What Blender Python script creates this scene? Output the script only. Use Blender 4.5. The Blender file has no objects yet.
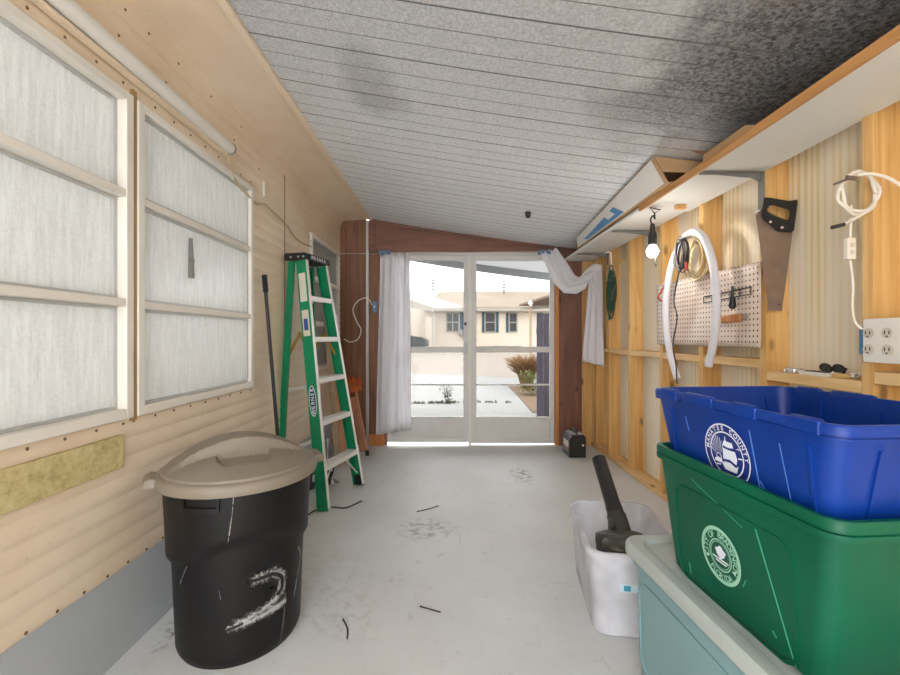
import bpy, bmesh, math, random
from mathutils import Vector, Matrix
random.seed(7)
sc = bpy.context.scene
COL = sc.collection
F = 425.0; CH = 1.15                     # focal length in pixels, camera height

def at(px, py, Y):                        # point seen at a pixel, at distance Y
    return Vector(((px-450)*Y/F, Y, CH+(337.5-py)*Y/F))

# ------------------------------------------------------------------ materials
def _new(name):
    m = bpy.data.materials.new(name); m.use_nodes = True
    nt = m.node_tree; b = nt.nodes['Principled BSDF']
    return m, nt, b, nt.nodes.new, nt.links.new

def coords(nt, scale=(1,1,1), rot=(0,0,0)):
    t = nt.nodes.new('ShaderNodeTexCoord'); mp = nt.nodes.new('ShaderNodeMapping')
    mp.inputs['Scale'].default_value = scale; mp.inputs['Rotation'].default_value = rot
    nt.links.new(t.outputs['Object'], mp.inputs['Vector'])
    return mp.outputs['Vector']

def noise(nt, vec, scale, detail=4, rough=.55, dist=0):
    n = nt.nodes.new('ShaderNodeTexNoise'); nt.links.new(vec, n.inputs['Vector'])
    n.inputs['Scale'].default_value = scale; n.inputs['Detail'].default_value = detail
    n.inputs['Roughness'].default_value = rough; n.inputs['Distortion'].default_value = dist
    return n.outputs['Fac']

def ramp(nt, fac, stops):
    r = nt.nodes.new('ShaderNodeValToRGB'); nt.links.new(fac, r.inputs['Fac'])
    e = r.color_ramp.elements
    while len(e) < len(stops): e.new(0.5)
    for i, (p, c) in enumerate(stops):
        e[i].position = p; e[i].color = (c[0], c[1], c[2], 1) if isinstance(c, (tuple, list)) else (c, c, c, 1)
    return r.outputs['Color']

def mix(nt, fac, a, b, mode='MIX'):
    n = nt.nodes.new('ShaderNodeMix'); n.data_type = 'RGBA'; n.blend_type = mode
    for sock, val in ((n.inputs[0], fac), (n.inputs[6], a), (n.inputs[7], b)):
        if isinstance(val, bpy.types.NodeSocket): nt.links.new(val, sock)
        elif isinstance(val, (int, float)): sock.default_value = val
        else: sock.default_value = (val[0], val[1], val[2], 1)
    return n.outputs[2]

def math_(nt, op, a, b=None, clamp=False):
    n = nt.nodes.new('ShaderNodeMath'); n.operation = op; n.use_clamp = clamp
    for i, val in enumerate((a, b)):
        if val is None: continue
        if isinstance(val, bpy.types.NodeSocket): nt.links.new(val, n.inputs[i])
        else: n.inputs[i].default_value = val
    return n.outputs[0]

def maprange(nt, v, a, b, c=0, d=1):
    n = nt.nodes.new('ShaderNodeMapRange'); n.interpolation_type = 'SMOOTHSTEP'
    nt.links.new(v, n.inputs[0])
    for i, x in enumerate((a, b, c, d)): n.inputs[i+1].default_value = x
    return n.outputs[0]

def bump(nt, b, h, strength, dist=.01):
    n = nt.nodes.new('ShaderNodeBump'); n.inputs['Strength'].default_value = strength
    n.inputs['Distance'].default_value = dist
    nt.links.new(h, n.inputs['Height']); nt.links.new(n.outputs['Normal'], b.inputs['Normal'])

def sr(r, g, b):                          # sRGB 0..255 -> linear
    f = lambda c: (c/255/12.92) if c/255 <= .04045 else ((c/255+.055)/1.055)**2.4
    return (f(r), f(g), f(b))

def dk(c, k): return (c[0]*k, c[1]*k, c[2]*k)

def plain(name, c, rough=.5, metal=0, var=.12, vs=6, bs=0, bst=.1, c2=None, stretch=(1,1,1), spec=.5):
    m, nt, b, N, L = _new(name)
    v = coords(nt, stretch)
    n = noise(nt, v, vs)
    L(ramp(nt, n, [(.3, c2 or dk(c, 1-var)), (.7, c)]), b.inputs['Base Color'])
    b.inputs['Roughness'].default_value = rough; b.inputs['Metallic'].default_value = metal
    b.inputs['Specular IOR Level'].default_value = spec
    if bs: bump(nt, b, noise(nt, v, bs), bst, .004)
    return m

def wood(name, axis, c1, c2, rough=.6, knots=True, fine=34):
    m, nt, b, N, L = _new(name)
    s = [fine, fine, fine]; s[axis] = 1.6
    v = coords(nt, s)
    g = noise(nt, v, 1.0, 5, .6, .6)
    s2 = [7, 7, 7]; s2[axis] = .7
    g2 = noise(nt, coords(nt, s2), 1.0, 2)
    col = ramp(nt, g, [(.32, c2), (.62, c1)])
    col = mix(nt, maprange(nt, g2, .4, .7, 0, .35), col, dk(c2, .85))
    if knots:
        s3 = [9, 9, 9]; s3[axis] = 4
        vo = N('ShaderNodeTexVoronoi'); L(coords(nt, s3), vo.inputs['Vector']); vo.inputs['Scale'].default_value = .8
        k = maprange(nt, vo.outputs['Distance'], .05, .17, 1, 0)
        col = mix(nt, math_(nt, 'MULTIPLY', k, .8), col, dk(c2, .28))
    L(col, b.inputs['Base Color']); b.inputs['Roughness'].default_value = rough
    bump(nt, b, g, .12, .003)
    return m

M = {}
M['white_metal'] = plain('white painted metal', sr(226,222,214), .4, var=.06)
M['grey_metal'] = plain('grey aluminium', sr(196,196,194), .38, .25, var=.1)
M['door_metal'] = plain('door aluminium', sr(214,212,208), .45, .0, var=.08)
M['frame_cream'] = plain('window frame paint', sr(232,226,216), .45, var=.07)
M['tan_strip'] = plain('tan strip', sr(172,140,92), .55)
M['dark_seal'] = plain('dark jamb', sr(120,120,116), .6)
M['black'] = plain('black plastic', sr(34,34,36), .45, var=.2)
M['black_rub'] = plain('black rubber', sr(24,24,25), .8)
M['dark_grey'] = plain('dark grey plastic', sr(58,56,54), .5)
M['chrome'] = plain('chrome', (.75,.75,.75), .2, 1.0, var=.05)
M['steel'] = plain('saw steel', sr(150,132,118), .42, .55, var=.2, vs=9)
M['blade'] = plain('worn saw blade', sr(150,128,112), .5, .25, c2=sr(128,108,94), vs=12)
M['green'] = plain('green fibreglass', sr(4,132,88), .42, var=.08)
M['alu'] = plain('ladder aluminium', sr(222,220,214), .35, .15, var=.06)
M['gold'] = plain('gold zinc', sr(170,140,72), .4, .6)
M['pine_z'] = wood('pine upright', 2, sr(232,190,124), sr(206,154,86))
M['pine_y'] = wood('pine lengthwise', 1, sr(236,200,144), sr(212,166,104))
M['pine_x'] = wood('pine crosswise', 0, sr(214,166,104), sr(180,126,64))
M['pale_y'] = wood('pale lath', 1, sr(214,180,112), sr(188,148,84), knots=False)
M['brown_z'] = wood('brown stained panel', 2, sr(140,96,70), sr(104,68,48), .55, False, 26)
M['brown_x'] = wood('brown stained beam', 0, sr(138,92,74), sr(102,64,52), .55, False, 14)
M['post_z'] = wood('brown painted post', 2, sr(138,94,76), sr(102,66,54), .6, True, 20)
M['orange_z'] = wood('bare wood edge', 2, sr(206,142,82), sr(176,108,56), .6)
M['edge_wood'] = wood('shelf edge', 1, sr(212,160,104), sr(182,128,72), .6, False)
M['cardboard'] = plain('cardboard', sr(196,160,118), .85, var=.1, vs=5, bs=60, bst=.05)
M['card_dark'] = plain('cardboard inside', sr(150,112,76), .9)
M['white_card'] = plain('printed card', sr(226,222,216), .6, var=.08)
M['blue_print'] = plain('blue print', sr(84,146,196), .6, var=.15)
M['white_board'] = plain('white melamine', sr(232,232,228), .45, var=.05, vs=2)
M['hose'] = plain('white foam tube', sr(228,226,232), .65, var=.06)
M['white_pl'] = plain('white plastic', sr(236,232,224), .4, var=.05)
M['cable'] = plain('white cable', sr(236,226,212), .5, var=.05)
M['red'] = plain('red plastic', sr(176,44,40), .45)
M['rope'] = plain('beige rope', sr(214,192,146), .8, var=.25, vs=60)
M['cord_green'] = plain('green cord', sr(30,70,56), .55)
M['wire_dark'] = plain('dark wire', sr(48,42,40), .5)
M['orange'] = plain('orange bristles', sr(214,112,56), .7, var=.25, vs=30)
M['pink_wood'] = wood('weathered handle', 2, sr(214,160,128), sr(184,124,92), .6, False)
M['grey_wood'] = wood('grey slat', 2, sr(196,174,146), sr(150,124,98), .7, False)
M['label'] = plain('paper label', sr(220,214,200), .6)
M['label_blue'] = plain('blue label', sr(40,74,150), .5)
M['blue_box'] = plain('blue plastic box', sr(70,128,168), .5)
M['grey_blue'] = plain('grey switch box', sr(106,136,164), .5)
M['recycle_blue'] = plain('blue plastic', sr(4,54,142), .42, c2=sr(3,45,124), vs=7, bs=25, bst=.03, spec=.35)
M['recycle_green'] = plain('green plastic', sr(0,90,64), .42, c2=sr(1,78,55), vs=4, bs=25, bst=.03, spec=.3)
M['scuff_blue'] = plain('scuffed blue', sr(78,124,204), .6)
M['scuff_green'] = plain('scuffed green', sr(66,160,124), .6)
M['teal'] = plain('teal plastic', sr(124,158,162), .45, var=.07, vs=4)
M['teal_lid'] = plain('grey lid plastic', sr(174,182,179), .5, var=.07, vs=5)
M['can_black'] = plain('black can plastic', sr(21,20,21), .48, c2=sr(15,14,15), vs=5, bs=40, bst=.05, spec=.28)
M['lid_taupe'] = plain('taupe lid plastic', sr(134,123,109), .5, var=.12, vs=6)
M['seal_white'] = plain('white print', sr(222,228,240), .6, var=.05)
M['seal_green'] = plain('pale green print', sr(150,204,180), .6, var=.08)
M['seal_blue'] = plain('dark blue print', sr(14,40,120), .6, var=.05)
M['pcream'] = plain('paper', sr(214,206,190), .6)
M['house'] = plain('cream siding', sr(192,180,164), .8, var=.04, vs=.5)
M['roof'] = plain('tan shingles', sr(122,110,95), .9, var=.1, vs=2)
M['carport'] = plain('white carport', sr(140,134,124), .7, var=.05)
M['teal_shutter'] = plain('teal shutter', sr(16,64,76), .6)
M['dark_win'] = plain('dark window', sr(30,33,36), .5, var=.3, vs=2)
M['car'] = plain('dark car paint', sr(40,44,52), .3)
M['concrete'] = plain('bright concrete', sr(126,126,123), .85, var=.06, vs=1.5)
M['road'] = plain('sandy road', sr(120,112,102), .9, var=.05, vs=1)
M['soil'] = plain('soil', sr(104,82,60), .95, var=.3, vs=20)
M['fence'] = wood('dark weathered board', 2, sr(72,66,78), sr(50,46,56), .8, False)
M['fascia'] = plain('grey fascia', sr(128,132,132), .6)
M['straw'] = plain('dry grass', sr(126,92,56), .9, var=.35, vs=30)
M['leaf'] = plain('green leaves', sr(86,100,42), .8, var=.35, vs=20)
M['weed'] = plain('weed', sr(70,64,44), .9, var=.3, vs=20)
M['curb'] = plain('grey painted curb', sr(176,180,184), .7, var=.06, vs=4, bs=60, bst=.06)
M['pebble'] = plain('grey pebbles', sr(120,112,104), .9, var=.4, vs=9)
M['patch'] = None

def m_siding():
    m, nt, b, N, L = _new('beige metal siding')
    v = coords(nt); n = noise(nt, v, 2.2, 5, .6); n2 = noise(nt, v, 30, 3)
    c = ramp(nt, n, [(.3, sr(222,199,172)), (.7, sr(236,218,194))])
    c = mix(nt, maprange(nt, n2, .62, .78, 0, .25), c, sr(168,128,90))
    L(c, b.inputs['Base Color']); b.inputs['Roughness'].default_value = .42
    bump(nt, b, noise(nt, v, 9, 3), .12, .01)
    return m
M['siding'] = m_siding()
M['soffit'] = plain('beige soffit', sr(236,216,190), .5, var=.05, vs=3)

def m_patch():
    m, nt, b, N, L = _new('yellowed pressed board')
    v = coords(nt); n = noise(nt, v, 28, 6, .75); n2 = noise(nt, v, 9, 3)
    c = ramp(nt, n, [(.3, sr(160,140,94)), (.5, sr(194,178,126)), (.72, sr(210,196,150))])
    c = mix(nt, maprange(nt, n2, .6, .75, 0, .6), c, sr(120,96,60))
    L(c, b.inputs['Base Color']); b.inputs['Roughness'].default_value = .7
    return m
M['patch'] = m_patch()

def m_floor():
    m, nt, b, N, L = _new('grey painted concrete')
    v = coords(nt)
    n = noise(nt, v, 1.6, 6, .6); n2 = noise(nt, v, 14, 5, .65)
    c = ramp(nt, n, [(.3, sr(200,201,200)), (.7, sr(215,217,218))])
    c = mix(nt, maprange(nt, n2, .58, .74, 0, .35), c, sr(150,146,138))
    # worn grey patch, and thin scratches
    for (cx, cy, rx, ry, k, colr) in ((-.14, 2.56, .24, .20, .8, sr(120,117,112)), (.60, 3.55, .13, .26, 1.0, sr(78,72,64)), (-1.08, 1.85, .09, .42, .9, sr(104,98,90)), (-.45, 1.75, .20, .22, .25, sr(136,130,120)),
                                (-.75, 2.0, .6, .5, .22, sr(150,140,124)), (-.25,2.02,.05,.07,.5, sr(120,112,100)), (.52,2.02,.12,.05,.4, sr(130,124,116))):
        mp = N('ShaderNodeMapping'); mp.vector_type = 'POINT'
        mp.inputs['Scale'].default_value = (1/rx, 1/ry, 1); mp.inputs['Location'].default_value = (-cx/rx, -cy/ry, 0)
        t = N('ShaderNodeTexCoord'); L(t.outputs['Object'], mp.inputs['Vector'])
        ln = N('ShaderNodeVectorMath'); ln.operation = 'LENGTH'; L(mp.outputs['Vector'], ln.inputs[0])
        f = maprange(nt, ln.outputs['Value'], .3, 1.0, 1, 0)
        g = maprange(nt, noise(nt, v, 22, 5, .7), .45, .65, 0, k)
        c = mix(nt, math_(nt, 'MULTIPLY', f, g), c, colr)
    s = noise(nt, coords(nt, (26, 1.2, 1), (0, 0, .7)), 1.0, 3, .5, 1.5)
    c = mix(nt, maprange(nt, s, .69, .73, 0, .35), c, sr(140,136,130))
    s2 = noise(nt, v, 70, 2)
    c = mix(nt, maprange(nt, s2, .72, .78, 0, .5), c, sr(120,114,106))
    L(c, b.inputs['Base Color']); b.inputs['Roughness'].default_value = .5
    bump(nt, b, noise(nt, v, 40, 4), .08, .004)
    return m
M['floor'] = m_floor()

def m_ceiling():
    m, nt, b, N, L = _new('stippled ceiling panels')
    v = coords(nt)
    n = noise(nt, v, 95, 3, .7); n2 = noise(nt, v, 3, 4)
    c = ramp(nt, n, [(.34, sr(212,214,218)), (.6, sr(246,248,251))])
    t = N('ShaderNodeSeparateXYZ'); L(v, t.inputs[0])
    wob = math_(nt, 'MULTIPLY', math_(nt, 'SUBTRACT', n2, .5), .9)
    # right: mildew plus painted-in shade by the shelf; left: a mildew streak
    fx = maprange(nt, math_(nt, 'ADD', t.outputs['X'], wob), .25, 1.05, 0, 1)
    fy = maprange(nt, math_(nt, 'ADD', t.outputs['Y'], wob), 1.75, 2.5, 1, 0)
    mil_shade = math_(nt, 'MULTIPLY', fx, fy)
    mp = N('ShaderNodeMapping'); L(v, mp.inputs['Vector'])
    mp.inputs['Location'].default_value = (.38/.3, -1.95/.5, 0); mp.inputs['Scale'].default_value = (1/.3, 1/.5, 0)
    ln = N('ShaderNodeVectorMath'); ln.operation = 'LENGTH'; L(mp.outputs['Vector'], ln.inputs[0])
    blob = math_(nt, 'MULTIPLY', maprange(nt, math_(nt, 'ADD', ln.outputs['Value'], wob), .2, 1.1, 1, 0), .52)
    near = math_(nt, 'MULTIPLY', maprange(nt, t.outputs['Y'], 1.2, 3.0, 1, 0), .5)  # painted falloff: ceiling darker towards the camera, away from the door light
    f = math_(nt, 'MAXIMUM', math_(nt, 'MAXIMUM', mil_shade, blob), near)
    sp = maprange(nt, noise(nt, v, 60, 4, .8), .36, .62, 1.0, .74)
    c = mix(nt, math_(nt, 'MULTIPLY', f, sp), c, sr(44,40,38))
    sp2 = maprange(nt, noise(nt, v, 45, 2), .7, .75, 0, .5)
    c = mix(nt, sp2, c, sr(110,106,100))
    L(c, b.inputs['Base Color']); b.inputs['Roughness'].default_value = .55
    bump(nt, b, n, .25, .004)
    return m
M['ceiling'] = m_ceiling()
M['groove'] = plain('panel groove', sr(112,110,108), .8)

def m_sheath():
    m, nt, b, N, L = _new('streaked cream panelling')
    w = N('ShaderNodeTexWave'); w.wave_type = 'BANDS'; w.bands_direction = 'Y'
    L(coords(nt, (1, 1, .02)), w.inputs['Vector']); w.inputs['Scale'].default_value = 9
    w.inputs['Distortion'].default_value = 3; w.inputs['Detail'].default_value = 3; w.inputs['Detail Scale'].default_value = 2
    c = ramp(nt, w.outputs['Fac'], [(.15, sr(242,228,198)), (.55, sr(240,222,184)), (.92, sr(228,198,140))])
    n = noise(nt, coords(nt, (1, 3, .6)), 1.2, 3)
    c = mix(nt, maprange(nt, n, .38, .6, 0, .85), c, sr(240,230,212))
    L(c, b.inputs['Base Color']); b.inputs['Roughness'].default_value = .7
    return m
M['sheath'] = m_sheath()

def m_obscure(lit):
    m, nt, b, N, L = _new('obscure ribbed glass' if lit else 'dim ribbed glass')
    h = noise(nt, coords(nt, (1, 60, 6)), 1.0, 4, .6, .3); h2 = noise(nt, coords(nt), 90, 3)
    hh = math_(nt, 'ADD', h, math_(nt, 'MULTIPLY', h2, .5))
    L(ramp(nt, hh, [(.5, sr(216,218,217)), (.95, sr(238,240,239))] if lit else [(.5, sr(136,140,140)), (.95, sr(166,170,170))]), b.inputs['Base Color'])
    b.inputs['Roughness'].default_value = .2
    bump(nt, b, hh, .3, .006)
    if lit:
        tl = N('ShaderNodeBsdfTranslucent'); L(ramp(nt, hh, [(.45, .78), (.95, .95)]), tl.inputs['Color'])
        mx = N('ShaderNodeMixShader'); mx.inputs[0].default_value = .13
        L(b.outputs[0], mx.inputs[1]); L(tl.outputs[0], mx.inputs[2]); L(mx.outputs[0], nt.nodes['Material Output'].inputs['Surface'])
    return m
M['obscure'] = m_obscure(True); M['obscure_dim'] = m_obscure(False)  # lit copy lets open sky glow through; dim copy has shade in its colour

def m_glass(name, t, tint=(1, 1, 1)):
    m, nt, b, N, L = _new(name)
    tr = N('ShaderNodeBsdfTransparent'); tr.inputs['Color'].default_value = (t*tint[0], t*tint[1], t*tint[2], 1)
    gl = N('ShaderNodeBsdfGlossy'); gl.inputs['Roughness'].default_value = .03
    fr = N('ShaderNodeFresnel'); fr.inputs['IOR'].default_value = 1.25
    mx = N('ShaderNodeMixShader'); L(fr.outputs[0], mx.inputs[0]); L(tr.outputs[0], mx.inputs[1]); L(gl.outputs[0], mx.inputs[2])
    L(mx.outputs[0], nt.nodes['Material Output'].inputs['Surface'])
    return m
M['door_glass'] = m_glass('door glass', .68)

def m_clearbin():
    m, nt, b, N, L = _new('translucent plastic')
    b.inputs['Base Color'].default_value = (*sr(242,242,246), 1); b.inputs['Roughness'].default_value = .35
    tl = N('ShaderNodeBsdfTranslucent'); tl.inputs['Color'].default_value = (*sr(244,244,248), 1)
    tr = N('ShaderNodeBsdfTransparent'); tr.inputs['Color'].default_value = (.95, .96, 1, 1)
    m1 = N('ShaderNodeMixShader'); m1.inputs[0].default_value = .35
    L(b.outputs[0], m1.inputs[1]); L(tl.outputs[0], m1.inputs[2])
    m2 = N('ShaderNodeMixShader'); L(maprange(nt, noise(nt, coords(nt), 5, 2), .35, .65, .30, .52), m2.inputs[0])
    L(m1.outputs[0], m2.inputs[1]); L(tr.outputs[0], m2.inputs[2])
    L(m2.outputs[0], nt.nodes['Material Output'].inputs['Surface'])
    return m
M['clear'] = m_clearbin()

def m_cloth(name, c):
    m, nt, b, N, L = _new(name)
    v = coords(nt)
    L(ramp(nt, noise(nt, v, 4), [(.3, dk(c, .94)), (.7, c)]), b.inputs['Base Color']); b.inputs['Roughness'].default_value = .85
    tl = N('ShaderNodeBsdfTranslucent'); tl.inputs['Color'].default_value = (*c, 1)
    mx = N('ShaderNodeMixShader'); mx.inputs[0].default_value = .42
    L(b.outputs[0], mx.inputs[1]); L(tl.outputs[0], mx.inputs[2])
    L(mx.outputs[0], nt.nodes['Material Output'].inputs['Surface'])
    return m
M['curtain'] = m_cloth('white curtain cloth', sr(248,247,250))

def m_spray(name, c, dens, hard):
    m, nt, b, N, L = _new(name)
    at_ = N('ShaderNodeAttribute'); at_.attribute_name = 'cover'
    b.inputs['Base Color'].default_value = (*c, 1); b.inputs['Roughness'].default_value = .8
    n = noise(nt, coords(nt), 100, 3, .8); n1 = noise(nt, coords(nt), 18, 3)
    f = math_(nt, 'ADD', math_(nt, 'MULTIPLY', n, .9), math_(nt, 'MULTIPLY', n1, .5))
    f = math_(nt, 'ADD', math_(nt, 'SUBTRACT', f, .72), math_(nt, 'MULTIPLY', math_(nt, 'SUBTRACT', at_.outputs['Fac'], .6), hard))
    a = math_(nt, 'MULTIPLY', maprange(nt, f, -.06, .26), dens)
    L(a, b.inputs['Alpha'])
    return m
M['spray_white'] = m_spray('white overspray', sr(200,198,198), .55, .75)
M['spray_black'] = m_spray('black stroke', sr(14,14,15), 1.0, 1.2)

def m_peg():
    m, nt, b, N, L = _new('pegboard face')
    c = ramp(nt, noise(nt, coords(nt), 3, 4), [(.3, sr(214,186,166)), (.7, sr(238,224,212))])
    vo = coords(nt, (1/.028, 1/.028, 1/.028))
    t = N('ShaderNodeSeparateXYZ'); L(vo, t.inputs[0])
    fy = math_(nt, 'SUBTRACT', math_(nt, 'FRACT', t.outputs['Y']), .5); fz = math_(nt, 'SUBTRACT', math_(nt, 'FRACT', t.outputs['Z']), .5)
    r = math_(nt, 'SQRT', math_(nt, 'ADD', math_(nt, 'MULTIPLY', fy, fy), math_(nt, 'MULTIPLY', fz, fz)))
    c = mix(nt, maprange(nt, r, .15, .23, 1, 0), c, sr(84,56,40))
    L(c, b.inputs['Base Color']); b.inputs['Roughness'].default_value = .5
    return m
M['pegboard'] = m_peg()

def m_bulb():
    m, nt, b, N, L = _new('frosted bulb')
    b.inputs['Base Color'].default_value = (.9, .9, .9, 1); b.inputs['Roughness'].default_value = .3
    b.inputs['Emission Color'].default_value = (1, .96, .91, 1); b.inputs['Emission Strength'].default_value = 24  # glow added to brighten the middle of the room
    return m
M['bulb'] = m_bulb(); M['bracket'] = plain('grey bracket', sr(128,126,122), .5)

# ------------------------------------------------------------------ mesh builder
def WM(o):
    m = o.matrix_basis.copy()
    while o.parent: o = o.parent; m = o.matrix_basis @ m
    return m

class MB:
    def __init__(s): s.v = []; s.f = []; s.m = []; s.c = []
    def add(s, vs, fs, m=0, cover=None):
        k = len(s.v); s.v += [Vector(p) for p in vs]; s.f += [tuple(i+k for i in f) for f in fs]; s.m += [m]*len(fs)
        s.c += cover if cover else [1.0]*len(vs)
        return s
    def box(s, x0, x1, y0, y1, z0, z1, m=0):
        vs = [(x, y, z) for z in (z0, z1) for y in (y0, y1) for x in (x0, x1)]
        return s.add(vs, [(0,2,3,1),(4,5,7,6),(0,1,5,4),(2,6,7,3),(0,4,6,2),(1,3,7,5)], m)
    def beam(s, p0, p1, w, h, up=(0,0,1), m=0):     # w across, h along up
        p0 = Vector(p0); p1 = Vector(p1); d = (p1-p0).normalized(); up = Vector(up)
        sd = d.cross(up).normalized(); u = sd.cross(d).normalized()
        vs = [p+sd*a*w/2+u*b*h/2 for p in (p0, p1) for a, b in ((-1,-1),(1,-1),(1,1),(-1,1))]
        return s.add(vs, [(3,2,1,0),(4,5,6,7),(0,1,5,4),(1,2,6,5),(2,3,7,6),(3,0,4,7)], m)
    def tube(s, pts, r, seg=10, m=0, closed=False, cap=True):
        pts = [Vector(p) for p in pts]; n = len(pts); rs = r if isinstance(r, (list, tuple)) else [r]*n
        t0 = (pts[1]-pts[0]).normalized(); a = Vector((0,0,1)) if abs(t0.z) < .9 else Vector((1,0,0))
        nrm = t0.cross(a).normalized(); vs = []; fs = []
        for i, p in enumerate(pts):
            if closed: t = (pts[(i+1) % n]-pts[i-1]).normalized()
            else: t = (pts[min(i+1, n-1)]-pts[max(i-1, 0)]).normalized()
            nrm = (nrm-t*nrm.dot(t)).normalized(); b = t.cross(nrm)
            for j in range(seg):
                an = 2*math.pi*j/seg; vs.append(p+(nrm*math.cos(an)+b*math.sin(an))*rs[i])
        for i in range(n if closed else n-1):
            for j in range(seg):
                k = (i+1) % n
                fs.append((i*seg+j, i*seg+(j+1) % seg, k*seg+(j+1) % seg, k*seg+j))
        if cap and not closed:
            fs.append(tuple(range(seg))[::-1]); fs.append(tuple((n-1)*seg+j for j in range(seg)))
        return s.add(vs, fs, m)
    def lathe(s, prof, seg=32, mat=None, m=0):          # closed solid from (r, z) profile
        mat = mat or Matrix(); vs = []; fs = []; n = len(prof)
        for r, z in prof:
            for j in range(seg):
                a = 2*math.pi*j/seg; vs.append(mat @ Vector((r*math.cos(a), r*math.sin(a), z)))
        for i in range(n-1):
            for j in range(seg): fs.append((i*seg+j, i*seg+(j+1) % seg, (i+1)*seg+(j+1) % seg, (i+1)*seg+j))
        fs.append(tuple(range(seg))[::-1]); fs.append(tuple((n-1)*seg+j for j in range(seg)))
        return s.add(vs, fs, m)
    def loft(s, loops, m=0, cap0=True, cap1=True):
        n = len(loops[0]); vs = [p for l in loops for p in l]; fs = []
        for i in range(len(loops)-1):
            for j in range(n): fs.append((i*n+j, i*n+(j+1) % n, (i+1)*n+(j+1) % n, (i+1)*n+j))
        if cap0: fs.append(tuple(range(n))[::-1])
        if cap1: fs.append(tuple((len(loops)-1)*n+j for j in range(n)))
        return s.add(vs, fs, m)
    def prism(s, poly, ext, m=0):
        poly = [Vector(p) for p in poly]; ext = Vector(ext); n = len(poly)
        vs = poly+[p+ext for p in poly]
        fs = [tuple(range(n))[::-1], tuple(range(n, 2*n))]+[(i, (i+1) % n, n+(i+1) % n, n+i) for i in range(n)]
        return s.add(vs, fs, m)
    def grid(s, fn, nu, nv, m=0, cover=None):
        vs = []; cv = []
        for i in range(nu+1):
            for j in range(nv+1):
                vs.append(fn(i/nu, j/nv)); cv.append(cover(i/nu, j/nv) if cover else 1.0)
        fs = [(i*(nv+1)+j, (i+1)*(nv+1)+j, (i+1)*(nv+1)+j+1, i*(nv+1)+j+1) for i in range(nu) for j in range(nv)]
        return s.add(vs, fs, m, cv)
    def sphere(s, c, r, m=0, sc_=(1,1,1), nu=16, nv=10):
        c = Vector(c); prof = []
        for i in range(nv+1):
            a = -math.pi/2+math.pi*i/nv; prof.append((max(r*math.cos(a), 1e-4), r*math.sin(a)))
        return s.lathe(prof, nu, Matrix.Translation(c) @ Matrix.Diagonal((*sc_, 1)), m)
    def torus(s, c, R, r, nrm=(0,0,1), m=0, seg=28, rs=8, sc_=(1, 1), ph=0):
        nrm = Vector(nrm).normalized(); a = Vector((0,0,1)) if abs(nrm.z) < .9 else Vector((1,0,0))
        u = nrm.cross(a).normalized(); v = u.cross(nrm)
        pts = [Vector(c)+u*R*sc_[0]*math.cos(2*math.pi*i/seg)+v*R*sc_[1]*math.sin(2*math.pi*i/seg) for i in range(seg)]
        return s.tube(pts, r, rs, m, True)
    def build(s, name, mats, parent=None, local=False, bevel=0, solid=0, loc=None, flat=False, segs=2):
        if not isinstance(mats, (list, tuple)): mats = [mats]
        vs = s.v
        if parent is not None and not local:
            inv = WM(parent).inverted(); vs = [inv @ p for p in vs]
        if loc is not None: vs = [p-Vector(loc) for p in vs]
        me = bpy.data.meshes.new(name); me.from_pydata([tuple(p) for p in vs], [], s.f)
        for mm in mats: me.materials.append(mm)
        if any(c != 1.0 for c in s.c):
            a = me.attributes.new('cover', 'FLOAT', 'POINT')
            for i, c in enumerate(s.c): a.data[i].value = c
        for p, mi in zip(me.polygons, s.m): p.material_index = mi
        bm = bmesh.new(); bm.from_mesh(me); bmesh.ops.recalc_face_normals(bm, faces=bm.faces)
        for f in bm.faces: f.smooth = not flat
        for e in bm.edges:
            if len(e.link_faces) == 2 and e.calc_face_angle(0) > math.radians(38): e.smooth = False
        bm.to_mesh(me); bm.free()
        o = bpy.data.objects.new(name, me); COL.objects.link(o)
        if parent is not None: o.parent = parent
        if loc is not None: o.location = loc
        if solid:
            md = o.modifiers.new('thick', 'SOLIDIFY'); md.thickness = solid; md.offset = 0
        if bevel:
            md = o.modifiers.new('bevel', 'BEVEL'); md.width = bevel; md.segments = segs; md.limit_method = 'ANGLE'; md.angle_limit = math.radians(50)
        return o

def tag(o, label=None, cat=None, group=None, kind=None):
    if label: o['label'] = label
    if cat: o['category'] = cat
    if group: o['group'] = group
    if kind: o['kind'] = kind
    return o

def thing(name, label, cat, loc=(0,0,0), rz=0, group=None):
    o = bpy.data.objects.new(name, None); COL.objects.link(o); o.empty_display_size = .05
    o.location = loc; o.rotation_euler = (0, 0, rz)
    return tag(o, label, cat, group)

def struct(o, label=None, cat=None): return tag(o, label, cat, None, 'structure')

def spline(pts, n=8):                      # Catmull-Rom through the points
    P = [Vector(p) for p in pts]; out = []
    for i in range(len(P)-1):
        a = P[max(i-1, 0)]; b = P[i]; c = P[i+1]; d = P[min(i+2, len(P)-1)]
        for k in range(n):
            t = k/n
            out.append(.5*((2*b)+(c-a)*t+(2*a-5*b+4*c-d)*t*t+(3*b-a-3*c+d)*t**3))
    out.append(P[-1]); return out

def rr(w, l, r, z, n=6, cx=0, cy=0):       # rounded rectangle loop
    out = []
    for sx, sy, a0 in ((1,1,0),(-1,1,90),(-1,-1,180),(1,-1,270)):
        for k in range(n+1):
            a = math.radians(a0+90*k/n)
            out.append(Vector((cx+sx*(w/2-r)+r*math.cos(a), cy+sy*(l/2-r)+r*math.sin(a), z)))
    return out

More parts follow.
